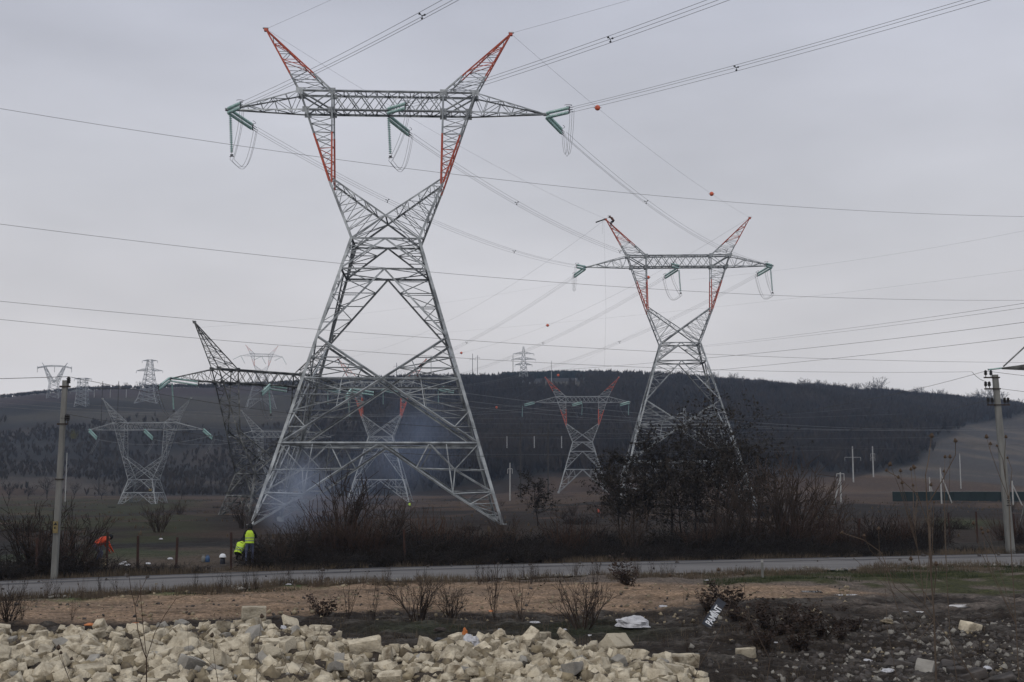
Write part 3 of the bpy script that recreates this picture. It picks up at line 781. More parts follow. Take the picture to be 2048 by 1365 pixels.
def loop3(label, a, b, drop, low=None, r=.017, group='jumper loops', nw=3):
    mb = MB(); a, b = Vector(a), Vector(b)
    for k in range(nw):
        off = [Vector((.18, 0, 0)), Vector((-.18, 0, 0)), Vector((0, .15, -.15))][k]
        if low is None:
            pts = [lerp(a, b, s) + Vector((0, 0, -drop * (1 - (2 * s - 1) ** 2) ** .8)) + off for s in np.linspace(0, 1, 17)]
        else:
            low = Vector(low); pts = []
            for s in np.linspace(0, 1, 9): pts.append(lerp(a, low, s ** 1.4) + Vector((0, 0, -(a.z - low.z) * (s ** .62 - s ** 1.4))) + off)
            for s in np.linspace(.1, 1, 12):
                q = lerp(low, b, s ** .75); q.z = low.z + (b.z - low.z) * s ** 2.2 - .75 * math.sin(math.pi * s) ** 1.0; pts.append(q + off)
        mb.tube(pts, r, 4)
    return link('jumper_loop', mb.mesh('jumper_loop', M['wire']), None, label, 'jumper cable', group)
D = DIM
ATT = [('left', -D['tx']), ('middle', 0.0), ('right', D['tx'])]
def att(key, i, side):
    x = ATT[i][1]
    return local(key, x, 0 if abs(x) > 1 else side * (D['cy'] + .1), D['tz'] - .1 if abs(x) > 1 else D['cz'] - .1)
NM = {'A': 'the tallest pylon', 'B': 'the pylon behind the leafy trees', 'C': 'the dark sideways pylon', 'D': 'the short pale pylon on the grass', 'E': 'the small bright-red-horned pylon', 'F': 'the pylon in the smoke'}
WH = ['left crossarm tip', 'crossarm middle', 'right crossarm tip']
ends = {}
def dir_sag(a, b, sag):
    d = Vector(b) - Vector(a); d.z -= 4 * sag; return d
# --- incoming bundles from a pylon out of the frame, over the photographer's right
IN = Vector((.545, -.839, 0))
for i in range(3):
    a = att('A', i, -1); far = a + IN * 300 + Vector((0, 0, 9.0 + (0, .8, 2)[i])); sag = (12.5, 12.5, 11.5)[i]
    # aim each span at the pixel where the photo's wires leave the frame
    tgt = [(900, 0), (1435, 0), (1945, 0)][i]; rr = ray(*tgt); m_ = rr[0] / rr[1]
    dx = -a.x + m_ * a.y                                        # solve along the azimuth so that the span passes that sight line
    L0 = 45.0; best = None
    for az in np.linspace(.05, 1.35, 261):
        dv = Vector((math.sin(az), -math.cos(az), 0)); den = dv.x - m_ * dv.y
        if abs(den) < 1e-4: continue
        s = (m_ * a.y - a.x) / den
        if s < 5 or s > 100: continue
        z_need = EYE + rr[2] / rr[1] * (a.y + dv.y * s)
        z_have = a.z + s / 300 * 9 - 4 * sag * (s / 300) * (1 - s / 300)
        if best is None or abs(z_need - z_have) < best[0]: best = (abs(z_need - z_have), dv.copy())
    far = a + best[1] * 300 + Vector((0, 0, 9.0))
    e1 = insulator('double glass insulator string at the %s of the tallest pylon, pulling upwards' % WH[i], a, dir_sag(a, far, sag))
    bundle('triple conductor rising from the %s of the tallest pylon out of sight' % WH[i], e1, far, sag - .2, spacers=((.12, .3), (.10, .3), (.07, .21, .35))[i], r=.015, n=60)
    ends['A', i, 0] = e1
# --- A -> B -> F
for i in range(3):
    a, b = att('A', i, 1), att('B', i, -1); sg = 2.0
    e1 = insulator('double glass insulator string at the %s of the tallest pylon, slanting down' % WH[i], a, dir_sag(a, b, sg + 1.2))
    e2 = insulator('level glass insulator string at the %s of the pylon behind the leafy trees' % WH[i], b, dir_sag(b, a, sg))
    bundle('triple conductor running down from the %s of the tallest pylon' % WH[i], e1, e2, sg, spacers=(.30, .72))
    ends['A', i, 1] = e1; ends['B', i, 0] = e2
for i in range(3):
    a, b = att('B', i, 1), att('F', i, -1); sg = 4.5
    e1 = insulator('steep glass insulator string at the %s of the pylon behind the leafy trees' % WH[i], a, dir_sag(a, b, sg))
    e2 = insulator('double glass insulator string at the %s of the pylon in the smoke' % WH[i], b, dir_sag(b, a, sg * .2))
    bundle('triple conductor sloping left from the %s of the pylon behind the trees' % WH[i], e1, e2, sg - .8, spacers=(.33, .7), r=.013)
    ends['B', i, 1] = e1; ends['F', i, 0] = e2
# --- jumpers on A and B
for key in 'AB':
    for i in range(3):
        a, b = ends[key, i, 0], ends[key, i, 1]
        lone = (key == 'A' and i == 2) or (key == 'B' and i == 0)
        if lone:
            loop3('free slack jumper loop at the %s of %s' % (WH[i], NM[key]), a, b, 2.9)
        else:
            h = local(key, ATT[i][1] * (.985 if i != 1 else 1) + (.05 if i == 1 else 0), -.25 if i == 1 else 0, D['cz'] - .35)
            low = insulator('vertical glass insulator string under the %s of %s' % (WH[i], NM[key]), h, (.06, 0, -1), double=False)
            loop3('jumper loop under the vertical string, %s of %s' % (WH[i], NM[key]), a, b, 3, low)
# --- C: dark pylon
out_c = Vector((math.cos(TW['C'][3] - math.pi / 2), math.sin(TW['C'][3] - math.pi / 2), 0))
for i in range(3):
    a0, a1 = att('C', i, -1), att('C', i, 1)
    e0 = insulator('double glass insulator string slanting down from the %s of the dark sideways pylon' % WH[i], a0, Vector((-.10, -.80, -.32)))
    e1 = insulator('level double glass insulator string along the %s of the dark sideways pylon' % WH[i], a1, Vector((.80, .60, -.10)), s=1.05)
    h = local('C', ATT[i][1] * .97 + (.6 if i == 1 else 0), .3, D['cz'] - .3)
    low = insulator('single vertical glass insulator string under the %s of the dark sideways pylon' % WH[i], h, (.10, 0, -1), double=False)
    loop3('jumper loop below the %s of the dark sideways pylon' % WH[i], e0, low, 1.3, nw=2, r=.03)
    bundle('faint conductor pair leading back from the %s of the dark sideways pylon' % WH[i], e1, e1 + Vector((150, 130, -4)), 4, m='wire_dark', nw=2)
# --- D, E, F
for i in range(3):
    a = att('D', i, -1)
    e0 = insulator('double glass insulator string slanting from the %s of the short pale pylon' % WH[i], a, Vector((.62, -.62, -.42)), s=1.35)
    bundle('pale conductor looping right from the %s of the short pale pylon' % WH[i], e0, e0 + Vector((30, -12, 0.6)), 1.6, r=.05, half=.12, nw=2)
    loop3('short jumper hanging at the %s of the short pale pylon' % WH[i], e0, e0 + Vector((-1.5, -1, -3.4)), .2, nw=2, r=.035)
    a = att('E', i, -1)
    e0 = insulator('slanting insulator string at the %s of the small bright-red-horned pylon' % WH[i], a, Vector((-.75, -.62, -.22)), s=1.2)
    h = local('E', ATT[i][1] * .98, .2, D['cz'] - .3) if i else e0
    low = insulator('single hanging insulator string under the %s of the small bright-red-horned pylon' % WH[i], h, (-.04, 0, -1), double=False, s=1.0)
    if i: loop3('jumper loop below the %s of the small bright-red-horned pylon' % WH[i], e0, low, 1.2, nw=1, r=.04)
    bundle('faint conductor going left from the %s of the small bright-red-horned pylon' % WH[i], e0, e0 + Vector((-190, -80, 2)), 6, r=.035, nw=2)
    a = att('F', i, 1)
    e1 = insulator('level double glass insulator string behind the %s of the pylon in the smoke' % WH[i], a, Vector((.85, .5, -.12)), s=1.25)
    h = local('F', ATT[i][1] * .97 + .3, 0, D['cz'] - .3)
    insulator('hanging glass insulator string under the %s of the pylon in the smoke' % WH[i], h, (.03, 0, -1), double=False)
    bundle('faint conductor leading right from the %s of the pylon in the smoke' % WH[i], e1, e1 + Vector((320, 150, 6)), 10, r=.035, nw=2)
    a = att('H', i, -1) if False else local('H', ATT[i][1], 0, D['tz'])
    for q, dd in ((0, Vector((-.8, -.3, -.45))), (1, Vector((.3, .2, -.6)))):
        insulator('tiny %s insulator string, %s of the faint hillside pylon' % (('outer', 'inner')[q], WH[i]), a, dd, double=False, s=1.3)

# --- earth wires and marker balls
def ball(label, p, r=.30):
    mb = MB(); mb.lathe([(max(.02, r * math.cos(a)), r * math.sin(a)) for a in np.linspace(-1.5, 1.5, 12)], 16)
    t = link('marker_ball', mb.mesh('marker_ball', M['ball'], True), None, label, 'marker ball', 'orange marker balls on the earth wires', None, p)
    mb = MB(); mb.tube([(-r - .12, 0, 0), (-r + .02, 0, 0)], .03, 6); mb.tube([(r - .02, 0, 0), (r + .12, 0, 0)], .03, 6)
    link('clamp', mb.mesh('clamp', M['fitting']), t)
apx = lambda k, s: local(k, s * D['ax'], 0, D['az'] + .1)
def on_wire(pts, u):
    best = None
    for i in range(len(pts) - 1):
        for g in np.linspace(0, 1, 8):
            q = lerp(pts[i], pts[i + 1], g); uu, _ = proj_np(np.array([q.x]), np.array([q.y]), np.array([q.z]))
            if best is None or abs(uu[0] - u) < best[0]: best = (abs(uu[0] - u), q)
    return best[1]
for sx, nm in ((-1, 'left'), (1, 'right')):
    a = apx('A', sx); tg = (662, 0) if sx < 0 else (1262, 0); rr = ray(*tg); m_ = rr[0] / rr[1]; best = None
    for az in np.linspace(.05, 1.4, 271):
        dv = Vector((math.sin(az), -math.cos(az), 0)); den = dv.x - m_ * dv.y; s = (m_ * a.y - a.x) / den if abs(den) > 1e-4 else -1
        if 3 < s < 100:
            zn = EYE + rr[2] / rr[1] * (a.y + dv.y * s); zh = a.z + s / 300 * 9 - 4 * 8 * (s / 300) * (1 - s / 300)
            if best is None or abs(zn - zh) < best[0]: best = (abs(zn - zh), dv.copy())
    wire('earth_wire', 'thin earth wire rising from the %s horn of the tallest pylon' % nm, parab(a, a + best[1] * 300 + Vector((0, 0, 9)), 8, 50), .010)
    wp = parab(apx('A', sx), apx('B', sx), 1.1, 30)
    wire('earth_wire', 'thin earth wire joining the %s horns of the two tallest pylons' % nm, wp, .010)
    if sx > 0:
        ball('orange marker ball in the sky just right of the tallest pylon', on_wire(wp, 1195)); ball('orange marker ball high above the horn of the pylon behind the trees', on_wire(wp, 1423))
    wp = parab(apx('B', sx), apx('F', sx), 4.0, 30)
    wire('earth_wire', 'faint earth wire from the %s horn of the pylon behind the trees towards the smoke' % nm, wp, .012)
    if sx > 0:
        ball('orange marker ball showing beside the left arm of the pylon behind the trees', on_wire(wp, 1297)); ball('orange marker ball in the open sky between the two tall pylons', on_wire(wp, 1095)); ball('orange marker ball touching the leg of the tallest pylon above the hill', on_wire(wp, 923))
wp = parab(at(1290, 655, 420), at(760, 930, 330), 1.0, 20)
wire('earth_wire', 'barely visible earth wire crossing the hillside with two marker balls', wp, .012)
ball('orange marker ball against the hill crest above the small red-horned pylon', on_wire(wp, 1115), .42); ball('orange marker ball against the dark hillside left of the small red-horned pylon', on_wire(wp, 995), .36)

# --- roadside 110 kV wires in front of the pylons
def plane_wire(label, px, Yl=53.0, Yr=77.0, r=.011, m='wire', ul=0, ur=2036, name='power_line', nseg=60, ext=(-500, 2400)):
    """wire lying in the vertical plane between two posts, through measured sight lines"""
    A = np.array([(ul - 1024) / F * Yl, Yl]); B = np.array([(ur - 1024) / F * Yr, Yr]); dv = B - A
    S, Zs = [], []
    for u, v in px:
        rr = ray(u, v); m_ = rr[0] / rr[1]; s = (m_ * A[1] - A[0]) / (dv[0] - m_ * dv[1]); y = A[1] + s * dv[1]
        S.append(s); Zs.append(EYE + rr[2] / rr[1] * y)
    c = np.polyfit(S, Zs, 2 if len(px) > 2 else 1)
    s0, s1 = (min(S) - .6 if ext[0] < 0 else min(S)), (max(S) if ext[1] is None else max(S) + .02)
    pts = [Vector((*(A + dv * s), np.polyval(c, s))) for s in np.linspace(s0, s1, nseg)]
    wire(name, label, pts, r, m)
    return pts
plane_wire('topmost long wire slanting across the sky behind the tallest pylon arms', [(0, 220), (640, 308), (1060, 371), (2036, 433)])
plane_wire('long wire crossing the sky at the narrow waist of the tallest pylon', [(0, 449), (640, 522), (1100, 565), (2036, 601)])
plane_wire('long wire crossing below the upper bracing of the tallest pylon, upper of a near pair', [(0, 602), (905, 682), (1480, 709), (2036, 726)])
L4 = plane_wire('long wire ending at the glass string of the roadside mast, lower of a near pair', [(0, 639), (780, 708), (1120, 727), (1944, 744)], ext=(-500, None))
insulator('single green glass string holding the long wire to the roadside lattice mast', Vector((EX - 3.95, EYY, 10.9)), L4[-1] - Vector((EX - 3.95, EYY, 10.9)), double=False, s=.36)
# --- lines leaving to the right over the hedge
for lab, px in (('double wire rising to the right from the waist of the pylon behind the trees', [(1405, 692), (1720, 654), (2048, 607)]),
                ('wire rising to the right from the hill crest pole, upper of two', [(850, 757), (1090, 722), (1420, 716), (2048, 645)]),
                ('wire rising to the right, low over the wooded hill crest, lower of two', [(980, 778), (1330, 752), (1700, 712), (2048, 675)])):
    a, b = at(*px[0], 330), at(*px[-1], 95)
    pts = []
    for f in np.linspace(0, 1.08, 40):
        inv = (1 - f) / 330 + f / 95; Y = 1 / inv; u = px[0][0] + f * (px[-1][0] - px[0][0])
        v = np.polyval(np.polyfit([q[0] for q in px if q[0] != 1090], [q[1] for q in px if q[0] != 1090], 2), u)
        pts.append(at(u, v, Y))
    wire('power_line', lab, pts, .020 if 'double' not in lab else .017, 'wire_dark')
    if 'double' in lab: wire('power_line', 'second strand just under the double wire leaving the pylon behind the trees', [q + Vector((0, 0, -.35)) for q in pts], .016, 'wire_dark')
for lab, px, Ya, Yb in (('hair-thin pale wire climbing to the right edge above the hill, upper', [(1380, 560), (1700, 522), (2048, 462)], 250, 180), ('hair-thin pale wire climbing to the right edge above the hill, lower', [(560, 690), (1300, 628), (2048, 540)], 400, 200),
                        ('hair-thin pale wire between the dark pylon horn and the tall pylon legs', [(400, 655), (700, 630), (1160, 560)], 200, 400)):
    cf = np.polyfit([q[0] for q in px], [q[1] for q in px], 2)
    us = np.linspace(px[0][0], px[-1][0], 30)
    wire('earth_wire', lab, [at(u, np.polyval(cf, u), 1 / ((1 - f) / Ya + f / Yb)) for f, u in zip(np.linspace(0, 1, 30), us)], .011)
for k, (v0, v1, sag) in enumerate(((856, 852, 2), (866, 875, 1), (824, 828, 2), (838, 815, 3), (905, 900, 1))):
    wire('power_line', 'faint pale wire strung across the dark hillside, %s' % ['half way up the slope', 'just below the middle of the slope', 'highest of its bunch', 'crossing the highest one', 'lowest, near the hill foot'][k], parab(at(420 + 60 * k, v0, 330), at(1950 - 70 * k, v1, 380), sag, 20), .028)

# ================================================================ POLES
def pin(mb, p, s=1.0, mi=1):
    mb.tube([Vector(p), Vector(p) + Vector((0, 0, .16 * s))], .02 * s, 6, 2)
    mb.lathe([(.04 * s, .10 * s), (.09 * s, .12 * s), (.06 * s, .17 * s), (.10 * s, .20 * s), (.06 * s, .25 * s), (.09 * s, .28 * s), (.04 * s, .36 * s)], 9, mi, p)
def near_pole(label, base, h, w0, w1, lean, arms, extra):
    t = thing('concrete_pole', label, 'utility pole', tuple(base), 0, 'concrete roadside poles')
    mb = MB(); a, b = w0 / 2, w1 / 2
    V = []
    for z, w in ((-.3, a), (h * .5, (a + b) / 2), (h, b)):
        o = lean * max(z, 0) / h; c = w * .25
        V += [(o + x, y, z) for x, y in ((-w + c, -w * .8), (w - c, -w * .8), (w, -w * .8 + c), (w, w * .8 - c), (w - c, w * .8), (-w + c, w * .8), (-w, w * .8 - c), (-w, -w * .8 + c))]
    Fc = [(i * 8 + k, i * 8 + (k + 1) % 8, i * 8 + 8 + (k + 1) % 8, i * 8 + 8 + k) for i in range(2) for k in range(8)] + [tuple(range(7, -1, -1)), tuple(range(16, 24))]
    mb.add(V, Fc); link('shaft', mb.mesh('shaft', M['concrete']), t)
    for z, x0, x1, pins in arms:
        o = lean * z / h; mb = MB(); mb.box((o + (x0 + x1) / 2, 0, z), (x1 - x0, .09, .07)); mb.box((o, -.01, z), (w1 * 1.35, w1 * 1.15, .05))
        br = link('crossarm', mb.mesh('crossarm', M['iron']), t)
        for q in pins:
            mb = MB(); pin(mb, (0, 0, 0)); link('pin_insulator', mb.mesh('pin_insulator', [M['insul_black'], M['insul_black'], M['iron']]), br, loc=(o + q, 0, z + .03))
    extra(t)
    return t
pl = gr(108, 1158)
def ex_left(t):
    mb = MB(); mb.box((.03, -.155, 2.02), (.20, .012, .46)); s = link('warning_sign', mb.mesh('warning_sign', M['yellow_sign']), t)
    mb = MB(); mb.add([(-.045, -.165, 2.10), (.105, -.165, 2.10), (.03, -.165, 2.22)], [(0, 1, 2)]); mb.box((.01, -.166, 1.99), (.06, .006, .07)); link('sign_symbols', mb.mesh('sign_symbols', M['black']), s)
near_pole('tall square concrete pole with yellow warning sign left of the orange-clad worker', pl, 7.85, .245, .195, .12, [(7.6, -.2, .22, [.14]), (6.1, -.22, .2, [.08, .2, -.02]), (3.9, -.16, .16, [])], ex_left)
prr = gr(2022, 1107)
def ex_right(t):
    mb = MB()
    for k, (z, w) in enumerate(((2.95, .10), (2.86, .14), (2.72, .16), (2.62, .10), (2.48, .22))): mb.box((-.10, -.225, z), (w, .012, .05))
    link('painted_number', mb.mesh('painted_number', M['black']), t)
near_pole('stained concrete pole with black pin insulators by the road, near the lattice mast', prr, 9.35, .42, .28, -.42, [(9.2, -.6, .22, [-.5, -.22]), (8.6, -.62, .22, [-.55, -.36]), (7.75, -.55, .65, [-.5, -.3, .38, .56])], ex_right)
topl, topr = pl + Vector((.26, 0, 8.0)), prr + Vector((-.9, 0, 9.55))
for lab, a, b, s in (('sagging wire from the top of the left concrete pole to the right concrete pole', topl, topr, 2.6), ('sagging wire from the lower bracket of the left concrete pole to the right one', pl + Vector((.2, 0, 6.5)), prr + Vector((-.9, 0, 8.0)), 2.3)):
    wire('power_line', lab, parab(a, b, s, 40), .012, 'wire_dark')
wire('power_line', 'wire leaving the top of the left concrete pole to the left', parab(topl, topl + Vector((-40, -22, .2)), .9), .014, 'wire_dark')
wire('power_line', 'wire leaving the top of the right concrete pole to the right', parab(topr, topr + Vector((45, 12, -.2)), 1.0), .012, 'wire_dark')
wire('power_line', 'wire leaving the second bracket of the right concrete pole to the right', parab(prr + Vector((-.1, 0, 8.6)), prr + Vector((45, 12, 8.2)), 1.0), .012, 'wire_dark')
wire('power_line', 'slack wire dropping from the glass string to the right concrete pole', parab(L4[-1], prr + Vector((-.95, 0, 9.0)), .1, 8), .014, 'wire_dark')

def far_pole(label, u, vt, vb, Y, w=.3, arms=(), m='concrete_far', brace=None, zb=None):
    b = at(u, vb, Y); tp = at(u, vt, Y); g = ground_z(b.x, Y)
    base = min(b.z, g) - .1 if zb is None else zb
    t = thing('utility_pole', label, 'utility pole', (b.x, Y, base), 0, 'distant utility poles')
    mb = MB(); mb.tube([(0, 0, 0), (0, 0, tp.z - base)], [w / 2, w * .38], 8); link('shaft', mb.mesh('shaft', M[m]), t)
    for va, hw in arms:
        z = at(u, va, Y).z - base; mb = MB(); mb.box((0, 0, z), (2 * hw, .14, .14))
        for s in (-1, 1): mb.tube([(s * hw, 0, z), (s * hw, 0, z - 1.1)], .07, 5)
        link('crossarm', mb.mesh('crossarm', M[m]), t)
    if brace:
        mb = MB(); q = at(brace, vb, Y); mb.tube([(q.x - b.x, 0, 0), (0, 0, (tp.z - base) * .85)], w * .35, 6); link('brace', mb.mesh('brace', M[m]), t)
FP = [('tall pale pole with one crossarm at the wooded hill foot', 1707, 893, 965, 330, .5, [(915, 2.6)], 'concrete_far', None),
      ('plain pale pole right of the tall pole with one crossarm', 1747, 893, 955, 340, .5, [(908, .7), (916, .7)], 'concrete_far', None),
      ('short pale pole with thin stay beside the bare shrub', 1682, 945, 992, 200, .3, [(948, .6)], 'concrete_far', 1667),
      ('small A-shaped pale pole before the green wall', 1860, 955, 985, 240, .28, [], 'concrete_far', 1868),
      ('larger A-shaped pale pole crossing the green wall', 1883, 936, 997, 215, .30, [], 'concrete_far', 1904),
      ('slim pale pole standing in the tan field behind the green wall', 1922, 908, 978, 330, .42, [], 'concrete_far', None),
      ('pale braced pole between the concrete pole and lattice mast at the right edge', 2026, 962, 1000, 200, .3, [], 'concrete_far', 2044),
      ('pale pole before the hill foot left of the small red-horned pylon', 1020, 926, 972, 270, .32, [(938, .5)], 'concrete_far', None),
      ('thin pole near the concrete pole at the left hill foot', 132, 906, 958, 300, .28, [], 'concrete_far', None),
      ('dark timber pole on the crest, first of a close pair', 945, 708, 750, 700, .45, [(719, 2.0)], 'wood_pole', None),
      ('dark timber pole on the crest, second of a close pair', 955, 711, 750, 700, .45, [(715, 1.4)], 'wood_pole', None),
      ('lone dark timber pole beside the pointed mast on the crest', 1026, 711, 748, 700, .45, [], 'wood_pole', None),
      ('tall timber pole in front of the crest over the small red-horned pylon', 1103, 722, 764, 600, .42, [], 'concrete_far', None),
      ('pale pole on the slope between red horns of the small pylon', 1152, 756, 786, 560, .36, [], 'concrete_far', None),
      ('dark pole on the crest seen inside the tallest pylon', 793, 726, 760, 690, .45, [(733, 2.0)], 'wood_pole', None),
      ('dark pole on the crest near the right leg of the tallest pylon', 862, 712, 756, 690, .4, [(720, 1.8)], 'wood_pole', None)]
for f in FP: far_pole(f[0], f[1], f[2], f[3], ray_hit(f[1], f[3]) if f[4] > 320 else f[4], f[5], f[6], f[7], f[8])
def hframe(label, u0, u1, vt, va, vb, Y, over, m, strings=True, w=.35):
    a, b = at(u0, va, Y), at(u1, va, Y); g = ground_z((a.x + b.x) / 2, Y); base = min(g, at(u0, vb, Y).z) - .1
    t = thing('portal_pole', label, 'utility pole', ((a.x + b.x) / 2, Y, base), 0, 'distant utility poles'); hw = (b.x - a.x) / 2
    for s in (-1, 1):
        mb = MB(); mb.tube([(s * hw, 0, 0), (s * hw, 0, at(u0, vt, Y).z - base)], [w * .6, w * .3], 8); link('leg', mb.mesh('leg', M[m]), t)
    z = a.z - base; mb = MB(); L = hw + over * Y / F; mb.box((0, 0, z), (2 * L, .22, .3)); link('crossarm', mb.mesh('crossarm', M[m]), t)
    if strings:
        for x in (-L, 0, L): link('insulator_string', DISC, t, loc=(x, 0, z - .1), rot=(math.pi, 0, 0), scale=(1.1, 1.1, .85)).data = DISCW
hframe('dark H-shaped portal pole with three white strings before the hill', 1041, 1096, 842, 871, 980, 290, 27, 'wood_pole')
hframe('dark H-shaped portal pole on the grassy slope left of the dark pylon', 205, 237, 763, 778, 830, 420, 16, 'wood_pole')
# green wall at the right
g = at(1785, 984, 235); g2 = at(2160, 984, 235)
mb = MB(); zb0 = ground_z(g.x, 235) - .2; mb.box(((g.x + g2.x) / 2, 235, (zb0 + g.z) / 2), (g2.x - g.x, .3, g.z - zb0)); mb.box(((g.x + g2.x) / 2, 235, g.z + .04), (g2.x - g.x + .3, .4, .08), 1)
for x in np.arange(g.x, g2.x, 3.0): mb.box((x, 234.8, (zb0 + g.z) / 2), (.12, .12, g.z - zb0 - .02))
link('boundary_wall', mb.mesh('boundary_wall', [M['green_wall'], M['concrete']]), None, 'long low dark green wall with pale coping at the foot of the tan field', 'wall')

# road marker post, fence posts
q = gr(1525, 1160); mb = MB(); mb.box((0, 0, .36), (.09, .05, .80)); mb.box((0, 0, .72), (.093, .053, .10), 1)
link('marker_post', mb.mesh('marker_post', [M['concrete'], M['concrete_far']]), None, 'short pale marker post on the near road edge', 'post', None, None, q)
FPO = [(275, 1075, 1138), (352, 1078, 1140), (462, 1068, 1134), (213, 1068, 1130), (73, 1080, 1150), (810, 1062, 1128), (1717, 1040, 1098), (1900, 1028, 1085), (1955, 1026, 1085), (2031, 1030, 1082)]
for k, (u, vt, vb) in enumerate(FPO):
    b = gr(u, vb); h = (vb - vt) / F * b.y * 1.02; mb = MB(); mb.box((0, 0, h / 2 - .1), (.095, .08, h + .2)); mb.tube([(0, -.06, h * .8), (0, .06, h * .8)], .02, 5)
    lab = ['rusty fence post in the gap right of the orange-clad worker', 'rusty fence post between the two workers, half hidden by twigs', 'rusty fence post left of the crouching hi-vis worker', 'thin fence post touching the orange-clad worker',
           'fence post left of the tall concrete pole', 'dark fence post inside the hedge below the tallest pylon', 'rusty fence post in the hedge right of the leafy trees', 'rusty fence post beside the green patch', 'rusty fence post right of the green patch', 'fence post behind the right concrete pole'][k]
    link('fence_post', mb.mesh('fence_post', M['rust_post']), None, lab, 'fence post', 'fence posts along the far roadside', None, b, (R(random.Random(k).uniform(-3, 3)), R(random.Random(k + 9).uniform(-3, 3)), 0))

# ================================================================ VEGETATION
def rv(rng, s=1.0): return np.array([rng.gauss(0, 1), rng.gauss(0, 1), rng.gauss(0, 1)]) * s
def grow(rng, segs, leaves, p, d, L, r, depth, bend=.18, up=.1, nseg=4, fork=3, leafp=0.0, ls=.1, spread=.6, shrink=.62, minr=.004):
    """recursive branch; p, d numpy"""
    for k in range(nseg):
        d = d + rv(rng, bend) * .6; d[2] += up * .3; d = d / np.linalg.norm(d)
        q = p + d * L / nseg; r1 = max(minr, r * (1 - .55 * (k + 1) / nseg)); r0 = max(minr, r * (1 - .55 * k / nseg))
        segs.append((*p, *q, r0, r1)); p = q
        if leafp and depth <= 1:
            for _ in range(int(leafp) + (rng.random() < leafp % 1)):
                a = rv(rng, ls); b = rv(rng, ls); leaves.append((*(p + rv(rng, ls * 1.1)), *a, *b))
        if depth > 0 and k >= (0 if depth > 1 else 0):
            for _ in range(fork if k == nseg - 1 else max(1, fork - 1)):
                nd = d + rv(rng, spread); nd[2] += up; nd = nd / np.linalg.norm(nd)
                grow(rng, segs, leaves, p, nd, L * shrink * rng.uniform(.7, 1.15), r1 * .6, depth - 1, bend, up, max(2, nseg - 1), fork, leafp, ls, spread, shrink, minr)
def shrub_mesh(name, seed, m, kind):
    rng = random.Random(seed); segs, lv = [], []
    if kind == 'fan':        # many upright whips from one stool
        for k in range(40):
            a = rng.uniform(0, 6.283); t = rng.uniform(.05, .95); d = np.array([math.cos(a) * t, math.sin(a) * t, 1.0])
            grow(rng, segs, lv, np.array([math.cos(a), math.sin(a), 0]) * rng.uniform(0, .35), d / np.linalg.norm(d), rng.uniform(.25, .8), .010, 1, .12, .2, 5, 2, spread=.36, shrink=.7, minr=.0045)
    if kind == 'bramble':    # low dense arching tangle
        for k in range(60):
            a = rng.uniform(0, 6.283); t = rng.uniform(.3, 1.5); d = np.array([math.cos(a) * t, math.sin(a) * t, 1.0])
            grow(rng, segs, lv, np.array([math.cos(a), math.sin(a), 0]) * rng.uniform(0, .6), d / np.linalg.norm(d), rng.uniform(.3, .6), .010, 1, .42, -.05, 5, 2, spread=.8, shrink=.7, minr=.0055)
    if kind == 'open':       # bare bush with visible forks
        for k in range(13):
            a = rng.uniform(0, 6.283); t = rng.uniform(.15, .7); d = np.array([math.cos(a) * t, math.sin(a) * t, 1.0])
            grow(rng, segs, lv, np.array([math.cos(a), math.sin(a), 0]) * rng.uniform(0, .15), d / np.linalg.norm(d), rng.uniform(.5, .75), .02, 2, .16, .12, 4, 2, spread=.5, shrink=.55, minr=.0045)
    if kind == 'weed':       # dry annual weed
        for k in range(9):
            a = rng.uniform(0, 6.283); t = rng.uniform(.05, .5); d = np.array([math.cos(a) * t, math.sin(a) * t, 1.0])
            grow(rng, segs, lv, np.zeros(3), d / np.linalg.norm(d), rng.uniform(.5, .9), .005, 1, .12, .2, 5, 1, .12, .016, spread=.5, shrink=.35, minr=.0025)
    if kind == 'leafy':      # weed keeping dark dead leaves
        for k in range(15):
            a = rng.uniform(0, 6.283); t = rng.uniform(.1, .8); d = np.array([math.cos(a) * t, math.sin(a) * t, 1.0])
            grow(rng, segs, lv, np.zeros(3), d / np.linalg.norm(d), rng.uniform(.5, .85), .009, 1, .14, .15, 5, 1, 1.0, .024, spread=.5, shrink=.35, minr=.003)
    return twig_mesh(name, segs, m, lv, M['leaf_brown'])
FAN = [shrub_mesh('willow_shrub', 10 + k, M['twig_red'], 'fan') for k in range(3)]
BRA = [shrub_mesh('bramble', 20 + k, M['twig_dark'], 'bramble') for k in range(4)]
OPN = [shrub_mesh('bare_bush', 30 + k, M['twig'], 'open') for k in range(3)]
WEED = [shrub_mesh('dry_weed', 40 + k, M['stem'], 'weed') for k in range(3)]
WEEDD = [shrub_mesh('dry_weed_dark', 45 + k, M['twig'], 'weed') for k in range(3)]
LEAFY = [shrub_mesh('leafy_weed', 50 + k, M['twig'], 'leafy') for k in range(2)]
rng = random.Random(5)
def shrub(kind, u, Y, h, label, group, wide=1.0, name=None, cat='shrub'):
    me = rng.choice({'fan': FAN, 'bramble': BRA, 'open': OPN, 'weed': WEED, 'weedd': WEEDD, 'leafy': LEAFY}[kind])
    b = gat(u, Y); s = h / 1.15 if kind != 'bramble' else h / .75
    return link(name or {'fan': 'willow_shrub', 'bramble': 'bramble_shrub', 'open': 'bare_bush', 'weed': 'dry_weed', 'weedd': 'dry_weed', 'leafy': 'leafy_weed'}[kind], me, None, label, cat, group, None,
                b + Vector((0, 0, -.05)), (0, 0, rng.uniform(0, 6.28)), (s * wide, s * wide, s))
def Yhedge(u, d):
    """distance of a spot d metres behind the far road edge in photo column u"""
    m_ = (u - 1024) / F; Y = 55.0
    for _ in range(8): Y = float(road_far(np.array([m_ * Y]))[0]) + d
    return Y
GB = 'bramble shrubs in the roadside hedge'
u = 535
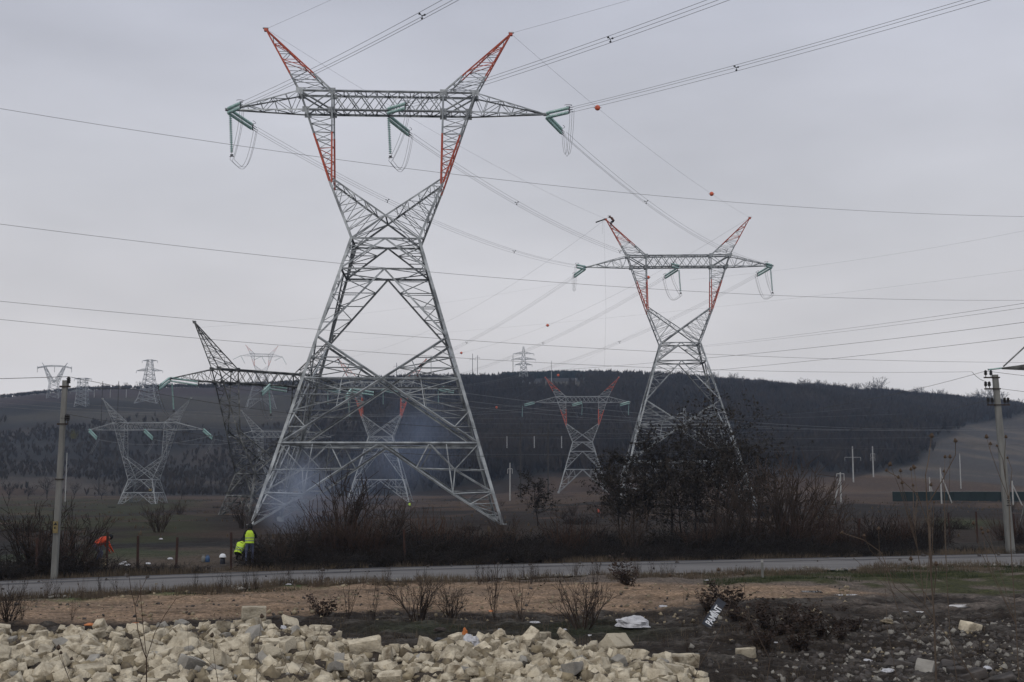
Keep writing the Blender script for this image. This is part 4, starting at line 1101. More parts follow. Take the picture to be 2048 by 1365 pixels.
while u < 2080:                                     # hedge along the far side of the road
    thin = 1870 < u < 2010
    for d, hh in ((1.6, .75), (4.2, 1.15), (8.0, 1.45)):
        if thin and d > 2: continue
        if rng.random() < .93:
            shrub('bramble', u + rng.uniform(-14, 14), Yhedge(u, d + rng.uniform(-.6, 1.4)), hh * rng.uniform(.6, 1.25) * (.6 if thin else 1) * (.85 if u > 1640 else 1), 'blackish tangled bramble shrub in the hedge along the far side of the road', GB, rng.uniform(1.0, 1.5))
    u += rng.uniform(26, 36)
for u in (-30, 10, 45, 80, 120, 150, 190):
    shrub('bramble', u, Yhedge(u, rng.uniform(2, 6)), rng.uniform(.8, 1.3), 'dark bramble shrub around the foot of the left concrete pole', 'bramble shrubs round the left pole', 1.3)
shrub('open', 188, Yhedge(188, 3.2), 1.5, 'thin twiggy bush half hiding the orange-clad worker', 'bare bushes by the road')
for u in (225, 262, 300, 345, 392):
    shrub('bramble', u, Yhedge(u, rng.uniform(1.2, 2.6)), rng.uniform(.4, .65), 'low thin bramble shrub in the hedge gap near the workers', 'low bramble shrubs by the workers', 1.6)
FANS = [(700, 6, 4.0, 'broad reddish willow shrub, widest of the hedge, right of the bluish smoke'), (660, 7, 3.0, 'reddish willow shrub just right of the bluish smoke'), (742, 5, 2.7, 'reddish willow shrub right of the widest one'),
        (850, 7, 3.9, 'tall reddish willow shrub under the middle of the tallest pylon'), (905, 6, 3.2, 'reddish willow shrub left of the right foot of the tallest pylon'), (965, 5, 2.7, 'reddish willow shrub below the right foot of the tallest pylon'),
        (1130, 6, 3.4, 'reddish willow shrub below the small red-horned pylon'), (1175, 7, 2.8, 'reddish willow shrub left of the dark leafy trees'), (1395, 5, 3.3, 'reddish willow shrub under the dark leafy trees'),
        (1530, 6, 3.2, 'reddish willow shrub right of the dark leafy trees'), (1618, 5, 4.0, 'tall reddish willow shrub with dark core right of the big bare bush'), (1700, 6, 3.0, 'reddish willow shrub left of the brown arched bushes'),
        (1790, 6, 3.3, 'brown arched willow shrub beside the central teasel stalk'), (1830, 7, 3.4, 'brown arched willow shrub left of the green patch'), (110, 5, 3.4, 'reddish willow shrub behind the left concrete pole'), (2040, 9, 3.0, 'reddish hedge shrub behind the right concrete pole'), (2000, 12, 2.9, 'reddish hedge shrub left of the right concrete pole')]
for u, d, h, lab in FANS: shrub('fan', u, Yhedge(u, d), h * (.80 if 600 < u < 800 else .66), lab, 'willow shrubs in the roadside hedge')
OPS = [(1565, 8, 5.6, 'largest bare grey bush right of the dark leafy trees'), (1500, 9, 4.6, 'bare bush close to the right side of the dark leafy trees'), (1600, 11, 5.0, 'bare bush behind the largest bare bush'), (70, 6, 4.3, 'bare bush with long bending stems left of the concrete pole'), (160, 6, 4.1, 'bare bush with long bending stems right of the concrete pole'),
       (600, 5, 2.6, 'bare leaning bush in front of the bluish smoke'), (565, 3, 2.2, 'low bare bush right of the standing hi-vis worker'), (1010, 6, 2.6, 'bare bush right of the right foot of the tallest pylon'), (1260, 6, 3.0, 'bare bush below the left leafy tree'), (1455, 5, 3.4, 'bare bush in front of the right leafy tree trunks'),
       (1660, 8, 3.6, 'bare bush left of the rusty post in the hedge'), (1750, 7, 3.0, 'bare bush between the rusty post and the arched bushes'), (1870, 6, 2.6, 'thin bare bush at the edge of the green patch'), (780, 12, 3.6, 'bare bush in the smoke below the far pylon'), (690, 14, 4.6, 'tall bare bush in the smoke left of the far pylon foot')]
for u, d, h, lab in OPS: shrub('open', u, Yhedge(u, d), h * (.85 if h < 4 else .72 if u < 300 else .95), lab, 'bare bushes by the road', .9)

def tree(name, label, u, Y, top_v, seed, leaf, spread=1.0, m='twig_dark', group=None, lean=0.0):
    b = gat(u, Y); h = at(u, top_v, Y).z - b.z; r = random.Random(seed); segs, lv = [], []; tr = []
    p = np.zeros(3); d = np.array([lean, 0, 1.0]); n = 9
    for k in range(n):
        d = d + rv(r, .05); d[2] = 1; d /= np.linalg.norm(d); q = p + d * h * .88 / n
        r0, r1 = .016 * h * (1 - .85 * k / n), .016 * h * (1 - .85 * (k + 1) / n)
        tr.append((*p, *q, max(r0, .015), max(r1, .012))); p = q
        if k >= 2:
            for _ in range(4):
                a = r.uniform(0, 6.283); f = 1 - .55 * (k - 2) / n
                nd = np.array([math.cos(a), math.sin(a), r.uniform(.15, .9)]); nd /= np.linalg.norm(nd)
                grow(r, segs, lv, p, nd, h * .36 * f * spread * r.uniform(.6, 1.25), r1 * .55, 2, .24, .06, 4, 2, leaf * 1.75, .047, .75, .58, .006)
    t = thing(name, label, 'tree', tuple(b + Vector((0, 0, -.1))), r.uniform(0, 6), group)
    link('trunk', twig_mesh('trunk', tr, M[m]), t); link('crown', twig_mesh('crown', segs, M[m], lv, M['leaf_dark']), t)
    return t
GT = 'dark leafy trees in front of the second tall pylon'
tree('locust_tree', 'tallest dark leafy tree, blackish dead leaves, in front of the pylon with the climber', 1428, 80, 822, 3, 1.5, 1.25, group=GT)
tree('locust_tree', 'dark leafy tree left of the tallest leafy tree, before the pylon legs', 1342, 82, 880, 4, 1.2, 1.05, group=GT)
tree('locust_tree', 'dark leafy tree with dropping leaves left of the pylon behind the trees', 1238, 84, 905, 6, 1.3, .95, group=GT)
tree('locust_tree', 'slim dark leafy tree between the left and middle leafy trees', 1292, 88, 915, 8, .7, .8, group=GT)
tree('locust_tree', 'dark leafy tree at the right end of the group with a long side branch', 1478, 84, 878, 9, 1.0, 1.1, group=GT)
tree('locust_tree', 'dark leafy tree filling the group behind the tallest leafy tree', 1388, 86, 885, 14, 1.2, 1.2, group=GT)
tree('locust_tree', 'low dark leafy tree between the tallest leafy tree and the right one', 1452, 76, 915, 15, 1.2, 1.2, group=GT)
tree('locust_tree', 'low dark leafy tree at the left front of the group of leafy trees', 1265, 76, 950, 16, 1.2, 1.1, group=GT)
tree('locust_tree', 'low dark leafy tree under the middle of the group of leafy trees', 1362, 74, 945, 17, 1.3, 1.2, group=GT)
tree('locust_tree', 'small dark leafy tree standing alone left of the small red-horned pylon', 1076, 96, 955, 12, .45, 1.0, group=GT)

# far woods: one mass of bare trees over the hill
def far_wood(name, pts, hts, m, seed, nb=11, wid=.11):
    rs = np.random.RandomState(seed); N = len(pts); Vs, Fs = [], 0
    ang = rs.rand(N, nb) * 6.283; tl = rs.rand(N, nb) * .75; base = rs.rand(N, nb) * .45; hh = hts[:, None] * (.45 + .55 * rs.rand(N, nb))
    dx, dy = np.cos(ang) * tl, np.sin(ang) * tl
    p0 = pts[:, None, :] + np.stack([dx * base * hts[:, None] * .3, dy * base * hts[:, None] * .3, base * hts[:, None] - .3], -1)
    p1 = pts[:, None, :] + np.stack([dx * hh * .62, dy * hh * .62, hh], -1)
    w = wid * hts[:, None] * (.6 + .8 * rs.rand(N, nb)); a2 = rs.rand(N, nb) * 6.283
    sd = np.stack([np.cos(a2) * w, np.sin(a2) * w * .6, np.zeros_like(w)], -1)
    md = (p0 + p1) / 2
    V = np.stack([p0, md + sd, p1, md - sd], 2).reshape(-1, 3)
    Fc = np.arange(len(V)).reshape(-1, 4)
    return link(name, new_mesh(name, V, Fc, m), None, None, None, None, 'stuff')
rs = np.random.RandomState(3)
def hill_pts(n, ulo, uhi, y0, y1, keep):
    u = rs.uniform(ulo, uhi, n); Y = np.sqrt(rs.uniform(y0 ** 2, y1 ** 2, n)); X = (u - 1024) / F * Y
    Z = terrain(X, Y); uu, vv = proj_np(X, Y, Z); k = keep(uu, vv, X, Y)
    return np.stack([X, Y, Z], 1)[k]
def edge_u(v): return np.interp(v, [790, 835, 850, 880, 930, 975, 1000], [2120, 2030, 1930, 1890, 1830, 1620, 1400])
def ridge_v(u): return np.interp(u, _ru, _rv)
P1 = hill_pts(30000, 420, 2500, 420, 900, lambda u, v, X, Y: (u < edge_u(v) - 12 + (fbm(X / 40, Y / 40, 3) - .5) * 110 + (rs.rand(len(u)) - .5) * 30) & (rs.rand(len(u)) ** 1.5 < sstep(600, 1020, u + (fbm(X / 60, Y / 70, 3) - .5) * 240)) & (rs.rand(len(u)) > 1.25 * np.exp(-((u - 1110) / 90) ** 2) * (1 - sstep(768, 800, v))))
o = far_wood('bare_woods', P1, rs.uniform(4, 8, len(P1)) * np.where(P1[:, 1] > 830, .55, 1.0), M['wood_far'], 1, 14, .075); o['label'] = 'bluish bare wood covering the hill right of the tallest pylon'; o['category'] = 'woods'
P2 = hill_pts(11500, -500, 800, 405, 760, lambda u, v, X, Y: (v > 838 + (fbm(X / 50, Y / 40, 3) - .5) * 60 + rs.rand(len(u)) * 22) & (fbm(X / 55 + 9, Y / 40 + 4, 3) > .36 + .14 * rs.rand(len(u))))
o = far_wood('hillside_scrub', P2, rs.uniform(1.2, 4.0, len(P2)), M['scrub_far'], 2, 12, .09); o['label'] = 'dark brown scrub covering the lower left hillside'; o['category'] = 'scrub'
P3 = hill_pts(2600, -300, 900, 840, 885, lambda u, v, X, Y: fbm(X / 30, Y / 30, 2) > .25)
o = far_wood('crest_scrub', P3, rs.uniform(1.8, 3.4, len(P3)), M['scrub_far'], 3, 9, .14); o['label'] = 'thin reddish scrub line along the left hill crest'; o['category'] = 'scrub'
P4 = hill_pts(1500, 1005, 1290, 858, 895, lambda u, v, X, Y: X == X)
o = far_wood('crest_conifers', P4, rs.uniform(4, 6.5, len(P4)), M['conifer'], 4, 10, .16); o['label'] = 'dark evergreen belt along the top of the hill above the small pylon'; o['category'] = 'woods'
P5 = hill_pts(3600, 1270, 2070, 852, 886, lambda u, v, X, Y: fbm(X / 25, Y / 90, 2) > .36)
o = far_wood('crest_woods', P5, rs.uniform(2.5, 8, len(P5)), M['wood_far'], 6, 16, .05); o['label'] = 'ragged bare treetops along the right hill crest'; o['category'] = 'woods'
P6 = hill_pts(5200, -300, 2300, 78, 330, lambda u, v, X, Y: (fbm(X / 9, Y / 16, 3) > .42) & (Y - road_far(X) > 14))
o = far_wood('field_weeds', P6, rs.uniform(.12, .42, len(P6)), M['drygrass'], 7, 9, .16); o['label'] = 'dry brown weeds over the plain round the pylon feet'; o['category'] = 'weeds'
def hill_tree_mesh(seed):
    r = random.Random(seed); segs, lv = [], []
    segs.append((0, 0, 0, 0, 0, 1.6, .16, .12))
    for k in range(7):
        a = r.uniform(0, 6.28); d = np.array([math.cos(a) * .6, math.sin(a) * .6, 1.0]); grow(r, segs, lv, np.array([0, 0, 1.4]), d / np.linalg.norm(d), 2.6, .08, 2, .2, .1, 3, 2, spread=.6, minr=.035)
    return twig_mesh('hill_tree', segs, M['wood_far'])
HT = [hill_tree_mesh(k) for k in range(4)]
for k in range(95):
    u = rng.uniform(1290, 2060) if k < 75 else rng.uniform(0, 760); Y = rng.uniform(862, 884); b = gat(u, Y); s = rng.uniform(.8, 1.9) * (.5 if u < 800 else 1)
    link('hill_tree', HT[k % 4], None, 'small bare tree on the hill crest against the sky', 'tree', 'bare trees along the hill crest', None, b + Vector((0, 0, -.3)), (0, 0, rng.uniform(0, 6)), s)
for u, s in ((1748, 2.0), (1766, 2.5), (1976, 2.4), (1990, 2.5), (2005, 2.1)):
    b = gat(u, 868); lab = {1748: 'rounded bare tree left of the tallest crest tree', 1766: 'tallest lone bare tree on the hill crest', 1976: 'bare crest tree left of the right concrete pole, first of three', 1990: 'bare crest tree left of the right concrete pole, middle of three', 2005: 'bare crest tree touching the right concrete pole top'}[u]
    link('hill_tree', HT[u % 4], None, lab, 'tree', None, None, b + Vector((0, 0, -.3)), (0, 0, u), s)
for k in range(34):
    u = rng.uniform(20, 2040); Y = rng.uniform(84, 240); b = gat(u, Y)
    link('field_shrub', rng.choice(BRA + OPN), None, 'small dark shrub scattered on the plain beyond the hedge', 'shrub', 'shrubs scattered on the plain', None, b + Vector((0, 0, -.1)), (0, 0, rng.uniform(0, 6)), rng.uniform(.7, 2.2))
for k, u in enumerate((20, 58, 96, 150, 205, 330, 365, 660, 705, 760)):
    Y = 330 + 6 * (k % 4); b = gat(u, Y)
    link('hill_foot_tree', HT[k % 4], None, 'brown bare tree at the left hill foot beyond the plain', 'tree', 'bare trees at the hill foot', None, b + Vector((0, 0, -.2)), (0, 0, k), rng.uniform(.6, 1.1))
b = gat(147, 330); link('yellow_bush', shrub_mesh('yellow_bush', 77, mat('yellow_autumn_leaves', (.12, .11, .03), .9), 'fan'), None, 'small yellowish bush on the dark left hillside', 'shrub', None, None, at(148, 878, 420) + Vector((0, 0, 0)), (0, 0, 0), 3.0)

# dry grass and verge growth
def blades(name, pts, hmin, hmax, w, m, seed, label, cat, lean=.35):
    rs = np.random.RandomState(seed); N = len(pts); a = rs.rand(N) * 6.283; h = hmin + (hmax - hmin) * rs.rand(N) ** 1.8; t = rs.rand(N) * lean; b = rs.rand(N) * 6.283
    top = pts + np.stack([np.cos(b) * t * h, np.sin(b) * t * h, h], 1); mid = (pts * .5 + top * .5) + np.stack([np.cos(b) * -t * h * .1, np.sin(b) * -t * h * .1, .06 * h], 1)
    sd = np.stack([np.cos(a) * w, np.sin(a) * w, 0 * a], 1)
    V = np.stack([pts - sd, pts + sd, mid + sd * .7, top, mid - sd * .7], 1).reshape(-1, 3)
    i = 5 * np.arange(N)[:, None]; Fc = np.concatenate([i + np.array([[0, 1, 2, 4]])], 0); F2 = i + np.array([[4, 2, 3, 3]])
    me = new_mesh(name, V, np.vstack([Fc]), m)
    V2 = V; bm = None
    o = link(name, me, None, label, cat, None, 'stuff')
    me2 = new_mesh(name + '_tips', V, (5 * np.arange(N)[:, None] + np.array([[4, 2, 3]])), m)
    bm = bmesh.new(); bm.from_mesh(me); bm.from_mesh(me2); bm.to_mesh(me); bm.free(); bpy.data.meshes.remove(me2)
    return o
def strip_pts(n, u0, u1, d0, d1, keep=None, side=1):
    u = rs.uniform(u0, u1, n); d = rs.uniform(d0, d1, n); m_ = (u - 1024) / F
    Y = np.full(n, 50.0)
    for _ in range(8): Y = road_far(m_ * Y) - d
    X = m_ * Y; k = np.ones(n, bool) if keep is None else keep(u, d, X, Y)
    return np.stack([X, Y, terrain(X, Y) + (fbm(X / 9 + 3, Y / 9, 3) - .5) * .35 + (fbm(X / 1.6, Y / 1.6, 4) - .5) * .22 - .04], 1)[k]
blades('dry_grass', strip_pts(46000, -100, 2150, ROAD_W - .3, ROAD_W + 2.9, lambda u, d, X, Y: fbm(X / 1.5, Y / 1.2, 3) > .46), .08, .38, .008, M['drygrass'], 1, 'dry brown grass along the near edge of the road', 'grass')
blades('dry_grass', strip_pts(26000, -100, 2150, -2.2, -.2, lambda u, d, X, Y: fbm(X / 2 + 4, Y / 1.5, 3) > .40), .08, .4, .010, M['drygrass'], 2, 'dry brown grass under the hedge on the far road edge', 'grass')
blades('green_grass', strip_pts(30000, 1400, 2150, ROAD_W + .6, ROAD_W + 5.2, lambda u, d, X, Y: (fbm(X / 1.8 + 8, Y / 1.2, 3) > .44)), .05, .20, .008, M['greengrass'], 3, 'green grass verge on the near side of the road at the right', 'grass')
blades('green_grass', strip_pts(5000, 60, 680, ROAD_W + 1.6, ROAD_W + 3.4, lambda u, d, X, Y: (fbm(X / 1.8 + 8, Y / 1.2, 3) > .58)), .04, .15, .008, M['greengrass'], 4, 'green grass tufts between road and sand at the left', 'grass')
def soil_pts(n, u0, u1, v0, v1, thr, sc_=1.2):
    out = []
    for _ in range(n):
        u, v = rng.uniform(u0, u1), rng.uniform(v0, v1); b = gr(u, v)
        if fbm(np.array([b.x / sc_ + 4]), np.array([b.y / sc_]), 3)[0] > thr: out.append((b.x, b.y, b.z + (fbm(np.array([b.x / 9 + 3]), np.array([b.y / 9]), 3)[0] - .5) * .35 + (fbm(np.array([b.x / 1.6]), np.array([b.y / 1.6]), 4)[0] - .5) * .22 + heap_z(b.x, b.y) - .05))
    return np.array(out)
blades('dry_grass', soil_pts(4200, 620, 1640, 1228, 1300, .50), .06, .35, .006, M['drygrass'], 5, 'sparse dry grass on the dark soil behind the stone heap', 'grass', .6)
blades('green_grass', soil_pts(2600, 720, 1320, 1245, 1285, .52), .04, .16, .006, M['greengrass'], 6, 'dull green grass patch behind the stone heap', 'grass', .5)
blades('dry_grass', soil_pts(5200, 1380, 2080, 1222, 1372, .50, .8), .04, .26, .005, M['drygrass'], 7, 'dry grass tufts on the dark soil at the right', 'grass', .8)
blades('dry_grass', soil_pts(1500, 0, 1400, 1262, 1420, .50, .6), .05, .35, .004, M['drygrass'], 8, 'dry grass poking out between the heap stones', 'grass', .7)
GW = 'dry weeds in the near road verge'
for k in range(74):
    u = rng.choice([rng.uniform(440, 820), rng.uniform(960, 1340), rng.uniform(0, 500), rng.uniform(960, 1340)]); Y = Yhedge(u, -ROAD_W - rng.uniform(.3, 3.2))
    shrub(rng.choice(['weed', 'weedd', 'weedd']), u, Y, rng.uniform(.5, 1.3), 'thin dry weed standing in the verge on the near side of the road', GW, rng.uniform(.6, 1.0), cat='weed')
for u, v, h, kind, lab in ((1165, 1258, 1.55, 'open', 'largest dark bare weed bush on the soil between stone heap and white sack'), (1180, 1255, 1.9, 'weedd', 'tall dark single weed through the largest bare weed bush'), (990, 1240, 2.2, 'weedd', 'tall dark weed stalk at the back edge of the stone heap, near the middle'),
                           (1040, 1238, 1.7, 'weedd', 'dark weed left of the largest bare weed bush'), (840, 1245, 1.5, 'open', 'low bare weed bush behind the stone heap'), (905, 1240, 1.1, 'open', 'dark flat weed bush right of the low bare bush'), (700, 1240, 1.6, 'weedd', 'thin crooked dark weed behind the stacked blocks'),
                           (750, 1243, 1.4, 'weedd', 'dark weed stalk left of the low bare bush'), (1450, 1222, 1.25, 'leafy', 'dark leafy weed leaning over the lettered board'), (1412, 1226, 1.0, 'leafy', 'dark leafy weed left of the lettered board'), (1550, 1278, 1.1, 'leafy', 'dark leafy weed on the soil right of the lettered board'),
                           (1600, 1262, .9, 'leafy', 'smaller dark leafy weed left of the black debris heap'), (1520, 1262, 1.0, 'leafy', 'dark leafy weed behind the lettered board'), (30, 1252, 1.2, 'open', 'blackish bare weed bush behind the left end of the stone heap'), (55, 1250, 1.1, 'weedd', 'blackish weed stalk at the left end of the stone heap'), (155, 1245, .8, 'weedd', 'small dark weed behind the heap beside orange scrap'),
                           (1255, 1176, 1.3, 'leafy', 'dark leafy weed on the verge above the white sack'), (650, 1238, 1.0, 'leafy', 'brown drooping weed behind the stacked blocks'), (1590, 1300, .8, 'leafy', 'low dark leafy weed near the lone pale block'), (1700, 1262, .6, 'leafy', 'low reddish weed in front of the black debris')):
    q = gr(u, v); shrub(kind, u, q.y, h, lab, 'single weeds on the waste ground', 1.5 if kind == 'leafy' else .85, cat='weed')
for k in range(16):
    u, v = rng.uniform(1455, 1690), rng.uniform(1225, 1305); q = gr(u, v); shrub('leafy', u, q.y, rng.uniform(.4, .8), 'low brown dead weed spreading over the soil around the lettered board', 'low brown weeds on the dark soil', 1.7, cat='weed')
for k in range(26):
    u, v = rng.uniform(620, 2040), rng.uniform(1232, 1345); q = gr(u, v); shrub('weedd', u, q.y, rng.uniform(.3, .8), 'thin bare weed standing alone on the dark waste soil', 'thin bare weeds on the dark soil', .8, cat='weed')

# teasels in the foreground: stems through measured sight lines at their own distance
def seed_head(r=.034):
    mb = MB(); mb.lathe([(.004, -r * 1.1), (r * .75, -r * .7), (r, 0), (r * .8, r * .7), (r * .35, r * 1.25), (.003, r * 1.5)], 9)
    for k in range(8):
        a = k * .785; mb.tube([(r * .6 * math.cos(a), r * .6 * math.sin(a), -r * .8), (r * 1.5 * math.cos(a), r * 1.5 * math.sin(a), -r * .2)], .0025, 3)
    return mb.mesh('seed_head', M['seed'])
HEAD = seed_head()
def teasel(label, Y, stem, branches, r=.012, m='stem'):
    r = r * .78
    b3 = at(*stem[0], Y); base = Vector((b3.x, Y, ground_z(b3.x, Y) - .05)) if stem[0][1] > 1340 else b3
    t = thing('teasel_plant', label, 'weed', tuple(base), 0, 'tall dry weeds close to the camera')
    def curve(px, y0, y1): return [at(u, v, y0 + (y1 - y0) * k / max(1, len(px) - 1)) - base for k, (u, v) in enumerate(px)]
    mb = MB(); pts = ([Vector((0, 0, 0))] if stem[0][1] > 1340 else []) + curve(stem, Y, Y)
    mb.tube(pts, list(np.linspace(r, r * .45, len(pts))), 5); link('stem', mb.mesh('stem', M[m]), t)
    hs = []
    for px, head in branches:
        mb = MB(); dy = rng.uniform(-.35, .35); p = curve(px, Y, Y + dy); mb.tube(p, list(np.linspace(r * .55, r * .35, len(p))), 4); link('branch', mb.mesh('branch', M[m]), t)
        if head: link('seed_head', HEAD, t, loc=p[-1], scale=Y / 13.0 * head * .58, rot=(rng.uniform(-.3, .3), rng.uniform(-.3, .3), 0))
    return t
teasel('tallest dark teasel stalk rising right up to the top of the hill foot', 14.5, [(1873, 1380), (1868, 1230), (1861, 1140), (1857, 1050), (1853, 990), (1851, 950)],
       [([(1851, 950), (1857, 920), (1863, 872)], 1.2), ([(1868, 1240), (1790, 1175), (1762, 1105), (1727, 1080), (1684, 1066)], .9), ([(1868, 1240), (1830, 1290), (1800, 1230), (1768, 1135)], 0), ([(1856, 1050), (1835, 990), (1797, 955)], .8), ([(1797, 955), (1780, 946), (1773, 941)], .8),
        ([(1856, 1010), (1885, 960), (1911, 910), (1911, 882)], 1.0), ([(1868, 1190), (1872, 1150), (1872, 1128)], 1.0), ([(1866, 1210), (1830, 1160), (1822, 1118)], 1.0), ([(1862, 1150), (1868, 1005)], .6), ([(1862, 1150), (1859, 1022)], .6)], .016)
teasel('thin teasel left of the tallest stalk with heads before the tan field', 15.0, [(1960, 1380), (1905, 1290), (1850, 1210), (1835, 1100), (1828, 1040)],
       [([(1835, 1100), (1820, 1030), (1804, 966)], .8), ([(1830, 1050), (1835, 1000), (1826, 971)], .7), ([(1828, 1040), (1835, 990), (1828, 935)], 1.1), ([(1828, 1040), (1826, 980), (1822, 939)], .8), ([(1835, 1100), (1800, 980), (1780, 929)], 1.0), ([(1835, 1100), (1806, 990), (1801, 942)], .8), ([(1850, 1210), (1862, 1060), (1862, 970)], .9), ([(1850, 1210), (1740, 1100), (1728, 1072)], .8), ([(1850, 1210), (1760, 1130), (1757, 1058)], .9)], .010)
teasel('teasel in front of the right concrete pole, forked near the top', 14.0, [(2040, 1400), (2032, 1250), (2022, 1100), (2018, 1000), (2011, 960)],
       [([(2018, 1000), (2000, 955), (1980, 900), (1973, 874)], 1.0), ([(1980, 900), (1981, 888)], .8), ([(2011, 960), (2006, 920), (1994, 892)], .6), ([(2011, 960), (2009, 910), (2012, 874)], .8), ([(2018, 1000), (2024, 940), (2015, 916)], .6), ([(2032, 1250), (1990, 1110), (1976, 1063)], .9), ([(1990, 1110), (1966, 1066)], .8), ([(2032, 1250), (1975, 1120), (1963, 1058)], .9), ([(2032, 1250), (1960, 1100), (1947, 1047)], .9)], .010)
teasel('thin teasel between the tallest stalk and right pole with three dark heads', 15.5, [(1920, 1400), (1900, 1270), (1893, 1150), (1889, 1060)],
       [([(1889, 1060), (1888, 990), (1890, 914)], .8), ([(1889, 1060), (1899, 980), (1900, 914)], .9), ([(1893, 1150), (1890, 1020), (1888, 943)], .7)], .009)
teasel('thin bent stem with two low heads near the white marker post', 16.0, [(1530, 1390), (1540, 1320), (1500, 1240), (1490, 1190)],
       [([(1490, 1190), (1486, 1148)], 1.0), ([(1500, 1240), (1450, 1180), (1437, 1140)], .9), ([(1500, 1240), (1380, 1190), (1340, 1151)], .9)], .008)
teasel('brown forked sapling in front of the left stone heap', 17.5, [(293, 1390), (293, 1318), (286, 1300), (276, 1262), (270, 1212)],
       [([(270, 1212), (262, 1180), (258, 1152)], 0), ([(270, 1212), (282, 1180), (294, 1155)], 0), ([(293, 1318), (310, 1265), (330, 1230), (352, 1198), (380, 1190)], 0), ([(293, 1318), (286, 1250), (281, 1190), (280, 1160)], 0)], .014, 'twig_red')
for k, (lab, st, br) in enumerate((('thin weed with round heads before the left stone heap', [(150, 1390), (135, 1350), (118, 1310)], [([(118, 1310), (117, 1296)], 1.2), ([(135, 1350), (124, 1318), (122, 1306)], .8), ([(135, 1350), (143, 1330), (143, 1318)], .8)]),
                                   ('thin grey weed with one head right of the forked sapling', [(440, 1390), (432, 1340), (425, 1290)], [([(425, 1290), (424, 1271)], 1.1), ([(432, 1340), (395, 1300), (400, 1265)], 0), ([(432, 1340), (378, 1310), (372, 1205)], 0)]),
                                   ('slender weed with one head in front of the stacked blocks', [(512, 1390), (515, 1310), (522, 1250)], [([(522, 1250), (524, 1233)], 1.1), ([(515, 1310), (500, 1330), (498, 1290)], 0)]),
                                   ('curved bare stem before the middle of the stone heap', [(575, 1390), (600, 1340), (640, 1265), (650, 1215)], [([(640, 1265), (655, 1230), (662, 1190)], 0), ([(600, 1340), (585, 1360), (560, 1300)], 0)]),
                                   ('thin leaning stem before the right end of the stone heap', [(1375, 1390), (1400, 1330), (1440, 1260), (1463, 1200)], [([(1400, 1330), (1372, 1290), (1366, 1180)], 0)]),
                                   ('upright brown stem with bare fork near the right debris', [(1800, 1390), (1775, 1260), (1768, 1135)], [([(1768, 1135), (1755, 1110)], 0), ([(1768, 1135), (1772, 1112)], 0), ([(1775, 1260), (1700, 1160)], 0)]),
                                   ('bare stem left of the central teasel leaning right', [(1990, 1390), (1900, 1310), (1790, 1190), (1700, 1110)], [([(1790, 1190), (1745, 1130)], .0)]))):
    teasel(lab, 16.5 + .3 * k, st, br, .008)

# ================================================================ STONES AND DEBRIS
def stone_mesh(seed, dims, broken):
    r = random.Random(seed); bm = bmesh.new(); bmesh.ops.create_cube(bm, size=1.0)
    for v in bm.verts: v.co = Vector((v.co.x * dims[0], v.co.y * dims[1], v.co.z * dims[2])) + Vector((r.uniform(-1, 1), r.uniform(-1, 1), r.uniform(-1, 1))) * .014
    for _ in range(broken):
        n = Vector((r.uniform(-1, 1), r.uniform(-1, 1), r.uniform(-1, 1))).normalized()
        ext = sum(abs(n[i]) * dims[i] / 2 for i in range(3)); 
        res = bmesh.ops.bisect_plane(bm, geom=bm.verts[:] + bm.edges[:] + bm.faces[:], plane_co=n * ext * r.uniform(.42, .8), plane_no=n, clear_outer=True)
        ed = [g for g in res['geom_cut'] if isinstance(g, bmesh.types.BMEdge)]
        if ed: bmesh.ops.edgeloop_fill(bm, edges=ed)
    bmesh.ops.bevel(bm, geom=bm.edges[:], offset=.015, segments=2, affect='EDGES', profile=.5)
    bmesh.ops.triangulate(bm, faces=bm.faces[:]); bmesh.ops.subdivide_edges(bm, edges=[e for e in bm.edges if e.calc_length() > .08], cuts=2, use_grid_fill=True)
    bm.normal_update()
    for v in bm.verts:
        c = v.co * 7 + Vector((seed * 3.1, 0, 0)); v.co += v.normal * (mnoise.noise(c) * .016 + mnoise.noise(c * 3.1) * .010)
    me = bpy.data.meshes.new('block'); bm.to_mesh(me); bm.free(); me.materials.append(M['stone'])
    me.polygons.foreach_set('use_smooth', np.ones(len(me.polygons), bool))
    try: me.set_sharp_from_angle(angle=R(38))
    except Exception: pass
    return me
ST = []
for k in range(26):
    r = random.Random(k * 7 + 1); full = k % 3 == 0
    L = .48 if full else r.choice([.46, .38, .34, .28]); ST.append(stone_mesh(k, (L, r.uniform(.24, .30), r.uniform(.20, .27)), 0 if full else r.choice([1, 2, 2, 3])))
STG = []
for k in (1, 5, 9): me = ST[k].copy(); me.materials.clear(); me.materials.append(M['stone_grey']); STG.append(me)
placed = []
LBL = 'pale broken limestone block lying in the stone heap'
GRP = 'limestone blocks of the stone heap'
cnt = 0
def put_stone(x, y, z, s, label=LBL, group=GRP, me=None, rot=None):
    me = me or rng.choice(ST)
    rot = rot or (rng.gauss(0, .45), rng.gauss(0, .45), rng.uniform(0, 6.28))
    return link('limestone_block', me, None, label, 'stone block', group, None, (x, y, z), rot, s)
def ztop(x, y):
    """ground with the heap, as built"""
    X, Y = np.array([x]), np.array([y])
    n1, n2, n3 = fbm(X / 1.6, Y / 1.6, 4), fbm(X / .45 + 9, Y / .45, 3), fbm(X / 9 + 3, Y / 9, 3)
    return float(terrain(X, Y)[0] + (n3[0] - .5) * .35 + (n1[0] - .5) * .22 + (n2[0] - .5) * .07 + heap_height(X, Y)[0])
tries = 0
